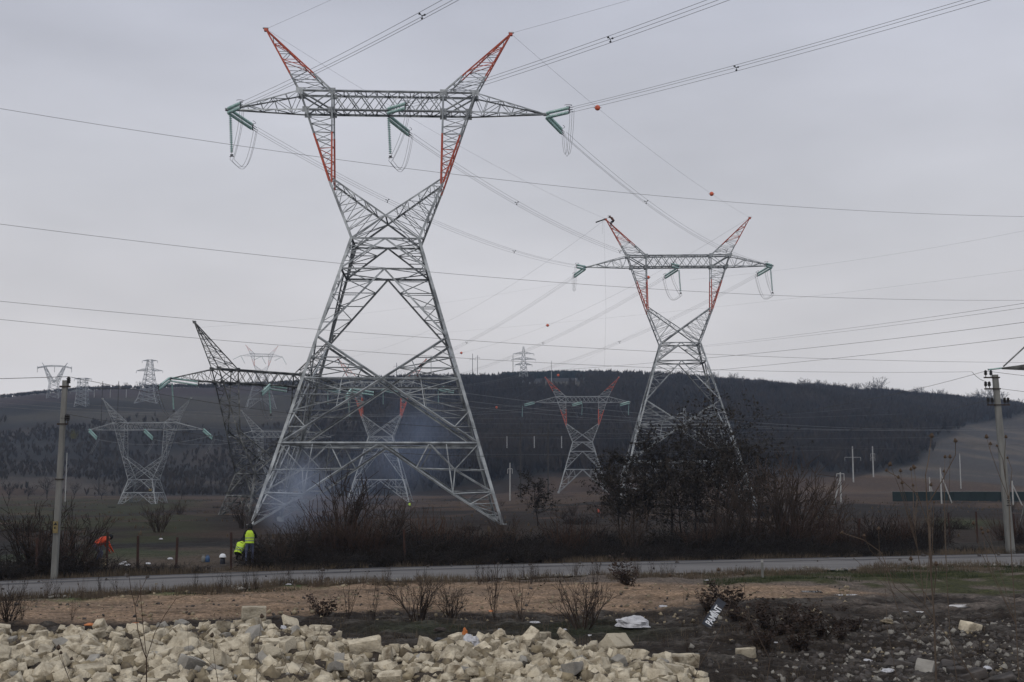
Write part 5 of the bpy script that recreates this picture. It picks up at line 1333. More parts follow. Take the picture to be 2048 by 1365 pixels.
while cnt < 286 and tries < 12000:
    tries += 1
    u, v = rng.uniform(-20, 1385), rng.uniform(1255, 1425)
    b = gr(u, v); hz = heap_z(b.x, b.y)
    if hz < .05 or (462 < u < 552 and v < 1305): continue
    sparse = math.exp(-((u - 800) / 130) ** 2 - ((v - 1325) / 40) ** 2)
    if rng.random() < sparse * .8: continue
    lim = .23 if u < 620 or u > 1000 else .28
    if any((b.x - q[0]) ** 2 + (b.y - q[1]) ** 2 < lim ** 2 for q in placed): continue
    placed.append((b.x, b.y)); s = (.42 + .62 * rng.random() ** 1.4) * (1.08 if u < 650 else 1)
    grey = rng.random() < .10
    put_stone(b.x, b.y, ztop(b.x, b.y) + rng.uniform(.03, .17), s, 'grey weathered block among the pale stones of the heap' if grey else LBL, 'grey blocks of the stone heap' if grey else GRP, rng.choice(STG) if grey else None)
    cnt += 1
def put_at(u, v, dz, s, k, rot, label, dY=0):
    b = gr(u, v); return put_stone(b.x, b.y + dY, ztop(b.x, b.y) + dz, s, label, None, ST[k], rot)
put_at(489, 1266, .15, 1.15, 0, (0, 0, .5), 'pale block carrying the left half of the small stack at the back of the heap')
put_at(524, 1266, .15, 1.0, 3, (0, 0, 1.2), 'pale block carrying the right half of the small stack at the back of the heap')
put_at(507, 1266, .44, 1.3, 0, (.03, .05, .35), 'pale block lying on top of two others at the back of the heap')
put_at(1493, 1314, .10, .95, 4, (.05, 0, .2), 'single pale squared block alone on the dark soil right of the heap')
put_at(1941, 1264, .10, 1.35, 5, (.1, .2, .4), 'single pale broken block among the black debris at the right')
put_at(1340, 1352, .16, 1.35, 12, (.05, 0, .1), 'squared pale block, left one of the pair ending the heap at the right')
put_at(1370, 1340, .16, 1.1, 16, (0, .05, .2), 'squared pale block, right one of the pair ending the heap at the right')
put_at(577, 1262, .16, 1.1, 20, (.8, .3, .8), 'tilted grey-white block sticking up right of the small stack')
put_at(1085, 1290, .16, 1.0, 4, (.05, .1, .5), 'pale squared block standing up on the heap below the bare weed bush')
put_at(1130, 1295, .2, 1.0, 1, (.2, .7, .6), 'tilted block on the heap under the largest bare weed bush')
put_at(1232, 1335, .28, 1.5, 0, (.75, .1, .9), 'big tilted smooth block near the right end of the heap')
put_at(640, 1283, .22, 1.3, 8, (.1, .1, .2), 'large rounded pale block right of the small stack')
put_at(730, 1350, .16, 1.45, 4, (.15, -.1, .3), 'large smooth pale block low in the middle of the heap')
# smaller rubble between the blocks
def rubble(name, n, fn, smin, smax, m, seed, label):
    rs2 = np.random.RandomState(seed); V, Fc = [], []; o = 0
    cube = np.array([(x, y, z) for x in (-1, 1) for y in (-1, 1) for z in (-1, 1)], float)
    fq = [(0, 1, 3, 2), (4, 6, 7, 5), (0, 4, 5, 1), (2, 3, 7, 6), (0, 2, 6, 4), (1, 5, 7, 3)]
    for k in range(n):
        q = fn(rs2)
        if q is None: continue
        s = smin + (smax - smin) * rs2.rand() ** 2; c = cube * (s * (.6 + .8 * rs2.rand(3))) * .5 + rs2.randn(8, 3) * s * .09
        A = np.linalg.qr(rs2.randn(3, 3))[0]; V.append(c @ A + np.array(q)); Fc += [tuple(i + o for i in f) for f in fq]; o += 8
    return link(name, new_mesh(name, np.vstack(V), np.array(Fc), m), None, label, 'rubble', None, 'stuff')
def f_heap(r):
    u, v = r.uniform(-60, 1420), r.uniform(1250, 1500); b = gr(u, v)
    return (b.x, b.y, ztop(b.x, b.y) + .03) if heap_z(b.x, b.y) > .03 else None
rubble('rubble', 5200, f_heap, .02, .20, M['rubble'], 1, 'small pale rubble and chips between the limestone blocks')
rubble('broken_stone', 1500, f_heap, .10, .27, M['stone'], 18, 'smaller broken limestone pieces filling the stone heap')
rubble('rubble', 900, f_heap, .03, .10, M['stone_grey'], 8, 'grey gravel and mortar bits between the limestone blocks')
def f_right(r):
    u, v = r.uniform(1380, 2100), 1232 + 150 * r.rand() ** .8; b = gr(u, v)
    dens = math.exp(-((u - 1900) / 190) ** 2) * (1 if v > 1245 else .3) + .10
    return (b.x, b.y, ztop(b.x, b.y) + .01) if r.rand() < dens else None
rubble('slag_rubble', 5600, f_right, .015, .12, M['char'], 2, 'black and grey broken debris scattered on the dark soil at the right')
rubble('grey_chips', 1100, f_right, .02, .13, M['stone_grey'], 9, 'grey flakes scattered among the black debris at the right')
rubble('pale_chips', 900, f_right, .015, .07, M['rubble'], 3, 'pale chips scattered among the black debris at the right')
def f_sand(r):
    u, v = r.uniform(0, 1700), r.uniform(1172, 1248); b = gr(u, v); return (b.x, b.y, ztop(b.x, b.y) + .005)
rubble('clods', 900, f_sand, .015, .10, M['rubble'], 4, 'small clods and stones on the sandy track')
rubble('dark_clods', 600, f_sand, .015, .075, M['char'], 5, 'dark clods scattered on the sandy track')
def f_shoulder(r):
    x = r.uniform(-26, 36); d = ROAD_W - .5 + 1.5 * r.rand(); b = Vector((x, float(road_far(np.array([x]))[0]) - d, 0)); return (b.x, b.y, ztop(b.x, b.y) + .04)
rubble('shoulder_gravel', 1500, f_shoulder, .02, .10, M['stone_grey'], 10, 'gravel and crumbs along the near road shoulder')
def f_road(r):
    x = r.uniform(-25, 35); d = r.choice([r.uniform(.1, .9), r.uniform(.1, 6)]); return (x, float(road_far(np.array([x]))[0]) - d, .075)
rubble('road_clods', 70, f_road, .03, .16, M['char'], 6, 'mud clods dropped on the road surface')

def crumple(name, label, cat, p, size, m, seed, flat=.4, rz=0.0, group=None, n=14):
    """closed crumpled sheet or sack"""
    V, Fc = [], []
    for j in range(n + 1):
        th = math.pi * j / n
        for i in range(2 * n):
            ph = math.pi * i / n; d = Vector((math.sin(th) * math.cos(ph), math.sin(th) * math.sin(ph), math.cos(th)))
            k = 1 + .45 * mnoise.noise(d * 1.7 + Vector((seed, 0, 0))) + .16 * mnoise.noise(d * 5 + Vector((0, seed, 0)))
            z = d.z * size[2] * k; V.append((d.x * size[0] * k, d.y * size[1] * k, max(z, -size[2] * .25)))
    for j in range(n):
        for i in range(2 * n): a = j * 2 * n + i; b = j * 2 * n + (i + 1) % (2 * n); Fc.append((a, b, b + 2 * n, a + 2 * n))
    return link(name, new_mesh(name, V, Fc, m), None, label, cat, group, None, p, (0, 0, rz))
def on(u, v, dz=.02):
    b = gr(u, v); return Vector((b.x, b.y, ztop(b.x, b.y) + dz))
crumple('white_sack', 'big crumpled white sack lying on the dark soil behind the heap', 'sack', on(1262, 1257, .10), (.50, .30, .20), M['white_plastic'], 3, rz=-.25)
crumple('white_sack_corner', 'flat trailing end of the big white sack on the dark soil', 'sack', on(1235, 1252, .01), (.30, .12, .05), M['white_plastic'], 5, rz=.15) if False else None
crumple('white_bag', 'torn white bag with orange tip in the stone heap', 'bag', on(942, 1352, .12), (.19, .15, .20), M['white_plastic'], 9)
crumple('orange_scrap', 'orange scrap stuck on the white bag in the stone heap', 'scrap', on(929, 1338, .25), (.05, .04, .10), M['orange'], 4)
SCRAP = [('plastic_scrap', 577, 1180, .14, 'white_plastic', 'white plastic scrap on the verge above the sandy track'), ('plastic_scrap', 1180, 1276, .13, 'white_plastic', 'small white scrap on the soil left of the white sack'), ('plastic_scrap', 1130, 1264, .10, 'white_plastic', 'tiny white scrap under the largest bare weed bush'),
         ('plastic_scrap', 1070, 1254, .2, 'white_plastic', 'pale bits of litter in the grass left of the bare weed bush'), ('plastic_scrap', 1413, 1168, .12, 'white_plastic', 'white scrap at the sand edge above the lettered board'), ('plastic_scrap', 283, 1275, .22, 'white_plastic', 'whitish sheet standing in the left stone heap'),
         ('plastic_scrap', 112, 1288, .2, 'white_plastic', 'curled white scrap in the left stone heap'), ('plastic_scrap', 566, 1300, .14, 'white_plastic', 'white scrap between blocks below the small stack'), ('plastic_scrap', 470, 1276, .13, 'white_plastic', 'white scrap between blocks left of the small stack'), ('plastic_scrap', 1012, 1290, .2, 'white_plastic', 'white scrap between blocks below the orange can'),
         ('plastic_scrap', 1000, 1332, .12, 'white_plastic', 'white scrap in the gap of the right heap'), ('plastic_scrap', 1325, 1220, .2, 'white_plastic', 'white litter at the back edge of the dark soil'), ('plastic_scrap', 1775, 1252, .35, 'rubble', 'crumpled beige sheet among black debris'), ('plastic_scrap', 1682, 1240, .3, 'white_plastic', 'grey-white rag on the black debris mound'),
         ('plastic_scrap', 1975, 1338, .2, 'white_plastic', 'white scrap among black debris in the right corner'), ('plastic_scrap', 1735, 1320, .14, 'white_plastic', 'small white scrap on dark soil in front of the debris'), ('plastic_scrap', 1775, 1350, .22, 'white_plastic', 'white bits in front of the slag slabs'), ('plastic_scrap', 1552, 1292, .1, 'white_plastic', 'white scrap under the dark leafy weed'),
         ('orange_scrap', 180, 1258, .24, 'orange', 'orange scrap leaning on the left stone heap'), ('orange_scrap', 272, 1255, .15, 'orange', 'orange-stained sheet edge in the left stone heap'), ('orange_scrap', 982, 1228, .16, 'orange', 'orange can in the weeds behind the heap'), ('orange_scrap', 868, 1300, .09, 'orange', 'tiny orange scrap on the middle of the heap'),
         ('blue_scrap', 880, 1325, .16, 'board', 'blue-grey plate standing in the rubble gap'), ('dark_plank', 665, 1310, .26, 'iron', 'dark rusty plate between blocks below the stack'), ('dark_plank', 880, 1268, .3, 'iron', 'dark scrap plate on the back of the heap')]
for k, (nm, u, v, s, m, lab) in enumerate(SCRAP):
    s *= .72
    crumple(nm, lab, 'litter', on(u, v, .06 + (heap_z(gr(u, v).x, gr(u, v).y) > .1) * .16), (s, s * .55, s * .55 if heap_z(gr(u, v).x, gr(u, v).y) > .1 else s * .3), M[m], 11 + k, rz=rng.uniform(0, 6), n=9)
for k, (u, v, sx, sy, sz) in enumerate(((1800, 1330, .55, .3, .12), (1850, 1345, .4, .28, .16), (1895, 1340, .35, .3, .22), (1940, 1355, .45, .3, .15), (1915, 1352, .3, .25, .2), (1680, 1246, .5, .3, .22), (1830, 1325, .3, .2, .14), (2010, 1360, .5, .35, .1))):
    me = stone_mesh(200 + k, (sx, sy, sz), 2); me.materials.clear(); me.materials.append(M['char'] if k != 1 else M['stone_grey'])
    link('slag_slab', me, None, ['flat dark slab left of the slag pile in the right corner', 'pale grey slab in front of the slag pile', 'dark upright slab at the top of the slag pile', 'dark slab right of the slag pile top', 'dark slab in the middle of the slag pile', 'black lump on the soil right of the leafy weeds', 'small dark slab behind the pale grey slab', 'dark flat slab in the lower right corner'][k],
         'slag slab', 'slag slabs at the right', None, on(u, v, .08), (rng.gauss(0, .25), rng.gauss(0, .25), rng.uniform(0, 3)), 1.25)
M['puddle'] = mat('puddle_water', (.05, .045, .04), .03, var=.1, spec=.9)
for u0, u1, v, dv in ((1598, 1640, 1189, 2.2), (1668, 1722, 1195, 1.6), (1870, 1962, 1215, 3.0), (1800, 1850, 1229, 2.0)):
    cx, cv = (u0 + u1) / 2, v; V = []
    for a in np.linspace(0, 6.283, 40, endpoint=False):
        k = 1 + .35 * mnoise.noise(Vector((math.cos(a) * 1.5, math.sin(a) * 1.5, u0))); b = gr(cx + math.cos(a) * (u1 - u0) / 2 * k, cv + math.sin(a) * dv * k); V.append((b.x, b.y))
    zz = float(np.percentile([ztop(x, y) for x, y in V], 60)) + .01
    link('puddle', new_mesh('puddle', [(x, y, zz) for x, y in V] , [tuple(range(39, -1, -1))], M['puddle']), kind='structure')

# lettered board
def board():
    a, b = on(1416, 1254, .05), None
    Y = a.y; top = at(1442, 1208, Y + .25); bot = at(1414, 1252, Y); ax = (top - bot); L = ax.length; ax.normalize()
    cen = (top + bot) / 2; nrm = Vector((-.15, -1, .25)); nrm = (nrm - ax * nrm.dot(ax)).normalized(); side = nrm.cross(ax)
    # the text runs up along ax; letters' tops point to the left of the photo
    X, Yv, Z = ax, -side if side.x > 0 else side, nrm
    if X.cross(Yv).dot(Z) < 0: Z = -Z
    mt = Matrix((X, Yv, Z)).transposed().to_4x4(); mt.translation = cen + Vector((0, 0, .04))
    t = link('lettered_board', None, None, 'dark tilted board with white hand-painted letters beside dark leafy weeds', 'board'); t.matrix_world = mt
    mb = MB(); mb.box((0, 0, 0), (L + .12, .26, .025)); link('panel', mb.mesh('panel', M['board']), t)
    cu = bpy.data.curves.new('lettering', 'FONT'); cu.body = 'PAM\u00ceNT'; cu.size = .29; cu.align_x = 'CENTER'; cu.align_y = 'CENTER'; cu.extrude = .003; cu.offset = .008
    tmp = bpy.data.objects.new('lettering', cu); COL.objects.link(tmp); bpy.context.view_layer.update()
    me = bpy.data.meshes.new_from_object(tmp.evaluated_get(bpy.context.evaluated_depsgraph_get())); bpy.data.objects.remove(tmp)
    me.materials.clear(); me.materials.append(M['white_paint'])
    xs = [v.co.x for v in me.vertices]; ys = [v.co.y for v in me.vertices]; w = max(xs) - min(xs); cx = (max(xs) + min(xs)) / 2; cy = (max(ys) + min(ys)) / 2
    for v in me.vertices: v.co.x = (v.co.x - cx) * (L * .80) / w - .06; v.co.y = (v.co.y - cy) * .92
    link('lettering', me, t, loc=(0, 0, .017 if Z.dot(nrm) > 0 else -.017))
board()

# ================================================================ PEOPLE
def skin_body(J, E, root, mats, pick, name='body'):
    names = list(J); me = bpy.data.meshes.new(name); me.from_pydata([J[n][0] for n in names], [(names.index(a), names.index(b)) for a, b in E], [])
    ob = bpy.data.objects.new('tmp_body', me); COL.objects.link(ob)
    ob.modifiers.new('Skin', 'SKIN'); sv = me.skin_vertices[0].data
    for i, n in enumerate(names):
        r = J[n][1]; sv[i].radius = r if hasattr(r, '__len__') else (r, r); sv[i].use_root = (n == root)
    ss = ob.modifiers.new('Sub', 'SUBSURF'); ss.levels = 1; ss.render_levels = 1
    bpy.context.view_layer.update(); ev = ob.evaluated_get(bpy.context.evaluated_depsgraph_get()); out = bpy.data.meshes.new_from_object(ev); bpy.data.objects.remove(ob); bpy.data.meshes.remove(me)
    out.name = name; out.materials.clear()
    for m in mats: out.materials.append(m)
    P = [(n, Vector(J[n][0])) for n in names]
    for pg in out.polygons:
        c = pg.center; n = min(P, key=lambda q: (q[1] - c).length)[0]; pg.material_index = pick(n, c)
        pg.use_smooth = True
    return out
def hand(J, E, wrist, w, d, s):
    """palm, four curled fingers and a thumb leaving the palm's side"""
    d = Vector(d).normalized(); a = d.orthogonal().normalized(); b = d.cross(a); w = Vector(w)
    J[wrist + 'palm'] = (w + d * .055, (.036, .018)); E.append((wrist, wrist + 'palm'))
    for k, (o, L) in enumerate(((-.03, .062), (-.01, .072), (.01, .068), (.03, .052))):
        k0, k1, k2 = [wrist + 'finger%d%s' % (k, c) for c in 'abc']
        J[k0] = (w + d * .10 + a * o, .009); J[k1] = (w + d * (.10 + L * .55) + a * o + b * .012, .0085); J[k2] = (w + d * (.10 + L * .8) + a * o + b * .036, .007)
        E += [(wrist + 'palm', k0), (k0, k1), (k1, k2)]
    J[wrist + 'thumb'] = (w + d * .06 + a * .05 + b * .008, .010); J[wrist + 'thumbtip'] = (w + d * .10 + a * .066 + b * .02, .008); E += [(wrist + 'palm', wrist + 'thumb'), (wrist + 'thumb', wrist + 'thumbtip')]
def person(label, loc, rz, pose, top, legs, vest=None, hat=None, tape=True, s=1.0, group=None):
    """pose: joint positions in metres, figure facing +y"""
    t = link('person', None, None, label, 'person', group, None, loc, (0, 0, rz), s)
    p = {k: Vector(v) for k, v in pose.items()}
    J = {'pelvis': (p['pelvis'], (.155, .115)), 'waist': (lerp(p['pelvis'], p['chest'], .45), (.15, .11)), 'chest': (p['chest'], (.175, .125)), 'neckbase': (lerp(p['chest'], p['head'], .45), (.085, .08)), 'neck': (lerp(p['chest'], p['head'], .62), .058), 'head': (p['head'], (.085, .10)), 'crown': (p['head'] + (p['head'] - p['chest']).normalized() * .10, (.065, .08))}
    E = [('pelvis', 'waist'), ('waist', 'chest'), ('chest', 'neckbase'), ('neckbase', 'neck'), ('neck', 'head'), ('head', 'crown')]
    for sd in 'lr':
        sh, el, wr, hp, kn, an, to = [p[n + sd] for n in ('sh', 'el', 'wr', 'hp', 'kn', 'an', 'to')]
        J['sh' + sd] = (sh, .075); J['el' + sd] = (el, .052); J['wr' + sd] = (wr, .034); J['hp' + sd] = (hp, .10); J['kn' + sd] = (kn, .068); J['an' + sd] = (an, .048); J['to' + sd] = (to, (.045, .035))
        J['fa' + sd] = (lerp(el, wr, .3), .05); J['th' + sd] = (lerp(hp, kn, .4), .09); J['ca' + sd] = (lerp(kn, an, .3), .062)
        E += [('chest', 'sh' + sd), ('sh' + sd, 'el' + sd), ('el' + sd, 'fa' + sd), ('fa' + sd, 'wr' + sd), ('pelvis', 'hp' + sd), ('hp' + sd, 'th' + sd), ('th' + sd, 'kn' + sd), ('kn' + sd, 'ca' + sd), ('ca' + sd, 'an' + sd), ('an' + sd, 'to' + sd)]
        hand(J, E, 'wr' + sd, wr, wr - el, 1)
    def pick(n, c):
        if n.startswith('wr') and n not in ('wrl', 'wrr') or n in ('neck', 'head', 'crown'): return 2
        if n[:2] in ('to',): return 3
        if n[:2] in ('hp', 'th', 'kn', 'ca', 'an') or n == 'pelvis': return 1
        return 0
    body = link('body', skin_body(J, E, 'pelvis', [M[top], M[legs], M['skin'], M['dark_cloth']], pick), t)
    hd = p['head']; upv = (p['head'] - p['chest']).normalized(); fw = Vector((0, 1, 0)); fw = (fw - upv * fw.dot(upv)).normalized(); sdv = fw.cross(upv)
    mb = MB()                                                       # face: nose, ears, eyes, mouth
    mb.tube([hd + fw * .095 + upv * .02, hd + fw * .125 - upv * .02], [.012, .018], 6, 0)
    for k in (-1, 1):
        mb.tube([hd + sdv * k * .085 + upv * .025, hd + sdv * k * .095 - upv * .03], [.012, .016], 6, 0); mb.box(hd + fw * .098 + sdv * k * .035 + upv * .025, (.022, .014, .012), 1)
    mb.box(hd + fw * .10 - upv * .05, (.045, .012, .01), 1); link('face', mb.mesh('face', [M['skin'], M['black']]), t)
    mb = MB(); V = []; n = 12; q = Matrix((sdv, fw, upv)).transposed()
    prof = [(.115, -.02), (.122, .04), (.105, .10), (.06, .15), (.004, .165)] if hat != 'hood' else [(.12, -.11), (.135, -.02), (.13, .07), (.09, .14), (.004, .165)]
    for r_, z_ in prof: V += [hd + q @ Vector((r_ * .88 * math.cos(2 * math.pi * k / n), r_ * math.sin(2 * math.pi * k / n) - .012, z_)) for k in range(n)]
    mb.add(V, [(i * n + k, i * n + (k + 1) % n, (i + 1) * n + (k + 1) % n, (i + 1) * n + k) for i in range(len(prof) - 1) for k in range(n)])
    link('cap' if hat else 'hair', mb.mesh('cap', M['dark_cloth'], True), t)
    if vest:
        a, b = p['pelvis'], p['chest']; ax = (b - a).normalized(); sh = (p['shr'] - p['shl']); sh = (sh - ax * sh.dot(ax)).normalized(); f2 = ax.cross(sh)
        mb = MB(); V = []; n = 16; L = (b - a).length; rows = [(-.06, .205, .155), (.15, .195, .15), (.35, .195, .15), (.55, .20, .155), (.8, .205, .16), (1.0, .20, .155), (1.22, .15, .13), (1.32, .10, .10)]
        for f, rx, ry in rows: V += [a + ax * (L * f) + sh * rx * math.cos(2 * math.pi * k / n) * (1 + .05 * mnoise.noise(Vector((k * .7, f * 9, 1)))) + f2 * ry * math.sin(2 * math.pi * k / n) * (1 + .05 * mnoise.noise(Vector((k * .7, f * 9, 5)))) for k in range(n)]
        Fc, mi = [], []
        for i in range(len(rows) - 1):
            for k in range(n):
                Fc.append((i * n + k, i * n + (k + 1) % n, (i + 1) * n + (k + 1) % n, (i + 1) * n + k)); mi.append(0)
        mb.v = [tuple(v) for v in V]; mb.f = Fc; mb.m = mi
        vs = link('safety_vest', mb.mesh('safety_vest', M[vest], True), t)
        if tape:
            for f in (.22, .5):
                mb = MB(); V = []
                for df in (-.045, .045): V += [a + ax * (L * (f + df)) + sh * .208 * math.cos(2 * math.pi * k / n) + f2 * .164 * math.sin(2 * math.pi * k / n) for k in range(n)]
                mb.add(V, [(k, (k + 1) % n, n + (k + 1) % n, n + k) for k in range(n)]); link('reflective_band', mb.mesh('reflective_band', M['hivis_dark'], True), vs)
    return t
STAND = dict(pelvis=(0, 0, .95), chest=(0, .03, 1.36), head=(0, .10, 1.64), shl=(-.19, .03, 1.43), shr=(.19, .03, 1.43), ell=(-.27, .16, 1.18), elr=(.27, .18, 1.18), wrl=(-.14, .36, 1.10), wrr=(.13, .38, 1.12), hpl=(-.10, 0, .92), hpr=(.10, 0, .92), knl=(-.12, .03, .49), knr=(.13, .05, .49), anl=(-.14, 0, .09), anr=(.15, 0, .09), tol=(-.15, .17, .05), tor=(.17, .17, .05))
CROUCH = dict(pelvis=(0, -.12, .36), chest=(0, .14, .72), head=(0, .34, .95), shl=(-.19, .16, .78), shr=(.19, .16, .78), ell=(-.25, .36, .55), elr=(.25, .36, .55), wrl=(-.12, .55, .40), wrr=(.12, .56, .42), hpl=(-.11, -.10, .34), hpr=(.11, -.10, .34), knl=(-.20, .28, .48), knr=(.20, .28, .48), anl=(-.15, .02, .09), anr=(.15, .02, .09), tol=(-.17, .20, .05), tor=(.17, .20, .05))
BEND = dict(pelvis=(0, -.15, .80), chest=(0, .22, 1.02), head=(0, .44, 1.10), shl=(-.19, .26, 1.02), shr=(.19, .26, 1.02), ell=(-.25, .38, .74), elr=(.25, .38, .74), wrl=(-.16, .52, .52), wrr=(.16, .54, .54), hpl=(-.11, -.14, .78), hpr=(.11, -.14, .78), knl=(-.15, .10, .44), knr=(.15, .10, .44), anl=(-.15, -.06, .09), anr=(.15, -.06, .09), tol=(-.17, .13, .05), tor=(.17, .13, .05))
CLIMB = dict(pelvis=(0, -.25, .70), chest=(0, -.02, 1.05), head=(0, .18, 1.25), shl=(-.19, .0, 1.10), shr=(.19, .0, 1.10), ell=(-.26, .22, 1.06), elr=(.26, .25, 1.15), wrl=(-.12, .42, 1.18), wrr=(.12, .40, 1.36), hpl=(-.11, -.24, .66), hpr=(.11, -.24, .66), knl=(-.18, .10, .52), knr=(.18, .06, .50), anl=(-.14, .02, .10), anr=(.14, -.02, .06), tol=(-.15, .16, .06), tor=(.15, .14, .03))
def feet(u, v):
    b = gr(u, v); return Vector((b.x, b.y, ztop(b.x, b.y) - .02))
person('standing worker seen from behind in lime hi-vis vest, black jacket and jeans', feet(498, 1129), .1, STAND, 'dark_cloth', 'jeans', 'hivis', 'hood', s=1.03)
person('crouching worker in lime hi-vis vest beside the standing worker', feet(481, 1118) + Vector((0, -.3, 0)), -.35, CROUCH, 'hivis', 'dark_cloth', 'hivis', 'hood', s=1.05)
person('bending worker in orange-red vest left of the hedge gap', feet(197, 1124), -.9, BEND, 'orange_vest', 'jeans', 'orange_vest', 'cap', tape=False, s=1.1)
ap = apx('B', -1)
person('worker in dark clothes crouching at the top of the left red horn', ap + Vector((.85, -.35, -1.25)), 1.2, CLIMB, 'brown_cloth', 'dark_cloth', 'brown_cloth', 'cap', tape=False, s=1.25)
mb = MB(); mb.tube([ap + Vector((-.2, -.1, -.05)), ap + Vector((-1.6, -.1, -.55))], .10, 8); link('equipment_tube', mb.mesh('equipment_tube', M['black']), None, 'dark tube sticking out left from the horn with the worker', 'tube')
wire('hanging_rope', 'long thin rope hanging straight down from the horn with the worker', [ap + Vector((-.35, -.2, 0)), at(1212, 620, 182), at(1209, 735, 182)], .011, group=None, cat='rope')
wire('hanging_rope', 'short rope end hanging left of the long rope under the horn', [ap + Vector((-.55, -.2, -.2)), ap + Vector((-.6, -.2, -2.4))], .012, group=None, cat='rope')
ap = apx('F', -1); person('tiny dark climber on the left red horn of the pylon in the smoke', ap + Vector((.25, -.3, -1.5)), 1.2, CLIMB, 'dark_cloth', 'dark_cloth', None, 'cap')
q = at(820, 997, 240); person('tiny worker in yellow near the right foot of the pylon in the smoke', Vector((q.x, 240, ground_z(q.x, 240) - .05)), .4, CROUCH, 'hivis', 'dark_cloth', 'hivis', 'hood')
q = at(1197, 1003, 150); person('tiny worker in red crouching behind the left leafy trees', Vector((q.x, 150, ground_z(q.x, 150) - .25)), .4, CROUCH, 'dark_cloth', 'dark_cloth', 'red', 'cap', tape=False, s=.8)
# tools by the workers
def canister(label, u, v, m, s=1.0):
    b = feet(u, v); t = thing('canister', label, 'canister', tuple(b), .3)
    mb = MB(); mb.lathe([(.13, 0), (.15, .03), (.15, .30), (.12, .36), (.05, .40), (.05, .44)], 12); link('body', mb.mesh('body', M[m], True), t)
    mb = MB(); mb.tube([(-.1, 0, .36), (-.08, 0, .47), (.08, 0, .47), (.1, 0, .36)], .018, 6); link('handle', mb.mesh('handle', M[m]), t); t.scale = (s,) * 3
canister('grey plastic canister standing left of the blue one near the workers', 407, 1124, 'concrete', .7); canister('blue plastic canister standing right of the grey one', 415, 1124, 'blue', .7)
canister('dark blue drum carrying the white helmet', 445, 1126, 'board', .8)
b = feet(445, 1126); mb = MB(); mb.lathe([(.16, 0), (.165, .02), (.15, .06), (.13, .12), (.08, .165), (.01, .18)], 14); link('white_helmet', mb.mesh('white_helmet', M['white_paint'], True), None, 'white helmet lying on the dark blue drum left of the hi-vis workers', 'helmet', None, None, b + Vector((0, 0, .34)))
mb = MB(); mb.box((0, 0, .18), (.34, .26, .36)); mb.box((0, 0, .37), (.37, .29, .03)); link('white_box', mb.mesh('white_box', M['rubble']), None, 'pale box on the ground right of the orange-clad worker', 'box', None, None, feet(205, 1130), (0, 0, .3))
for k, (u, v) in enumerate(((243, 1128), (248, 1124), (255, 1130), (340, 1121), (322, 1078), (296, 1128))):
    crumple('litter_scrap', ['white scrap on the ground beside the orange worker, left', 'white scrap on the ground beside the orange worker, upper', 'white scrap on the ground beside the orange worker, right', 'white scrap between the fence posts', 'white scrap on the burnt field behind the fence posts', 'grey scrap at the foot of the first gap fence post'][k], 'litter', feet(u, v) + Vector((0, 0, .06)), (.13, .1, .06), M['white_plastic'], 60 + k, n=8)

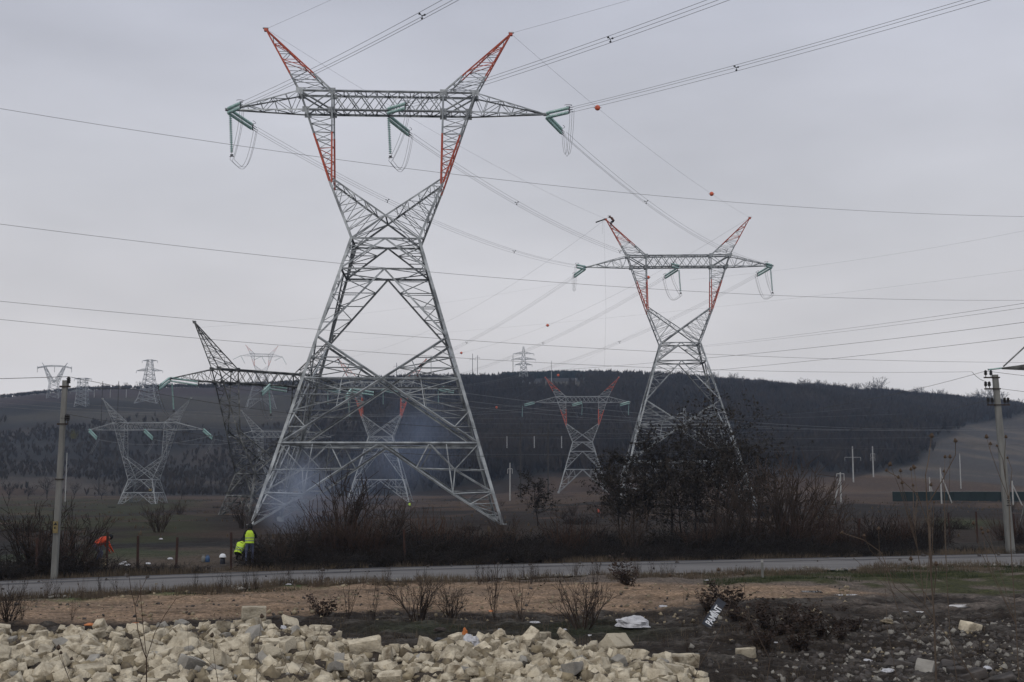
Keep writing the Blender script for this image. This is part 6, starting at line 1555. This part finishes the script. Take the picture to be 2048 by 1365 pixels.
# ================================================================ SMOKE AND HAZE
def smoke(label, p, size, dens, col, seed):
    mb = MB(); n = 10; prof = []
    me = None; bm = bmesh.new(); bmesh.ops.create_icosphere(bm, subdivisions=3, radius=1.0)
    for v in bm.verts: v.co = v.co * (1 + .22 * mnoise.noise(v.co * 1.6 + Vector((seed, 0, 0))))
    me = bpy.data.meshes.new('smoke'); bm.to_mesh(me); bm.free()
    m = bpy.data.materials.new('smoke_volume'); m.use_nodes = True; t = m.node_tree
    t.nodes.remove(t.nodes['Principled BSDF']); pv = t.nodes.new('ShaderNodeVolumePrincipled'); out = t.nodes['Material Output']; t.links.new(pv.outputs[0], out.inputs['Volume'])
    pv.inputs['Color'].default_value = (*col, 1); pv.inputs['Anisotropy'].default_value = .1
    tc = t.nodes.new('ShaderNodeTexCoord'); nz = t.nodes.new('ShaderNodeTexNoise'); nz.inputs['Scale'].default_value = 1.6; nz.inputs['Detail'].default_value = 3
    ln = t.nodes.new('ShaderNodeVectorMath'); ln.operation = 'LENGTH'; mr = t.nodes.new('ShaderNodeMapRange'); mr.interpolation_type = 'SMOOTHSTEP'; mr.inputs[1].default_value = .85; mr.inputs[2].default_value = .05
    m2 = t.nodes.new('ShaderNodeMapRange'); m2.inputs[1].default_value = .35; m2.inputs[2].default_value = .68
    mu = t.nodes.new('ShaderNodeMath'); mu.operation = 'MULTIPLY'; mu2 = t.nodes.new('ShaderNodeMath'); mu2.operation = 'MULTIPLY'; mu2.inputs[1].default_value = dens
    t.links.new(tc.outputs['Object'], nz.inputs['Vector']); t.links.new(tc.outputs['Object'], ln.inputs[0]); t.links.new(ln.outputs['Value'], mr.inputs[0]); t.links.new(nz.outputs[0], m2.inputs[0])
    t.links.new(mr.outputs[0], mu.inputs[0]); t.links.new(m2.outputs[0], mu.inputs[1]); t.links.new(mu.outputs[0], mu2.inputs[0]); t.links.new(mu2.outputs[0], pv.inputs['Density'])
    me.materials.append(m)
    return link('smoke', me, None, label, 'smoke', None, 'stuff', p, (0, 0, 0), size)
q = at(590, 1005, 84); smoke('bluish smoke rising from the ground under the left legs of the tallest pylon', (q.x, 84, 2.6), (4.0, 4.0, 4.6), .44, (.60, .70, .92), 1)
q = at(830, 885, 150); smoke('thin bluish smoke drifting up beside the pylon seen inside the tallest pylon', (q.x, 150, q.z), (9.5, 9, 9.5), .075, (.50, .63, .90), 4)
q = at(720, 960, 118); smoke('thin bluish smoke between the ground plume and the drifting cloud', (q.x, 118, q.z), (10, 7, 7), .045, (.50, .63, .90), 7)
hm = bpy.data.materials.new('air'); hm.use_nodes = True; t = hm.node_tree; t.nodes.remove(t.nodes['Principled BSDF'])
pv = t.nodes.new('ShaderNodeVolumePrincipled'); pv.inputs['Color'].default_value = (.52, .70, 1.0, 1); pv.inputs['Density'].default_value = .00016; pv.inputs['Anisotropy'].default_value = 0.0
t.links.new(pv.outputs[0], t.nodes['Material Output'].inputs['Volume'])
mb = MB(); mb.box((0, 750, 31), (5200, 1700, 202)); link('haze', mb.mesh('haze', hm), None, 'thin bluish air over the plain and the hill', 'haze', None, 'stuff')
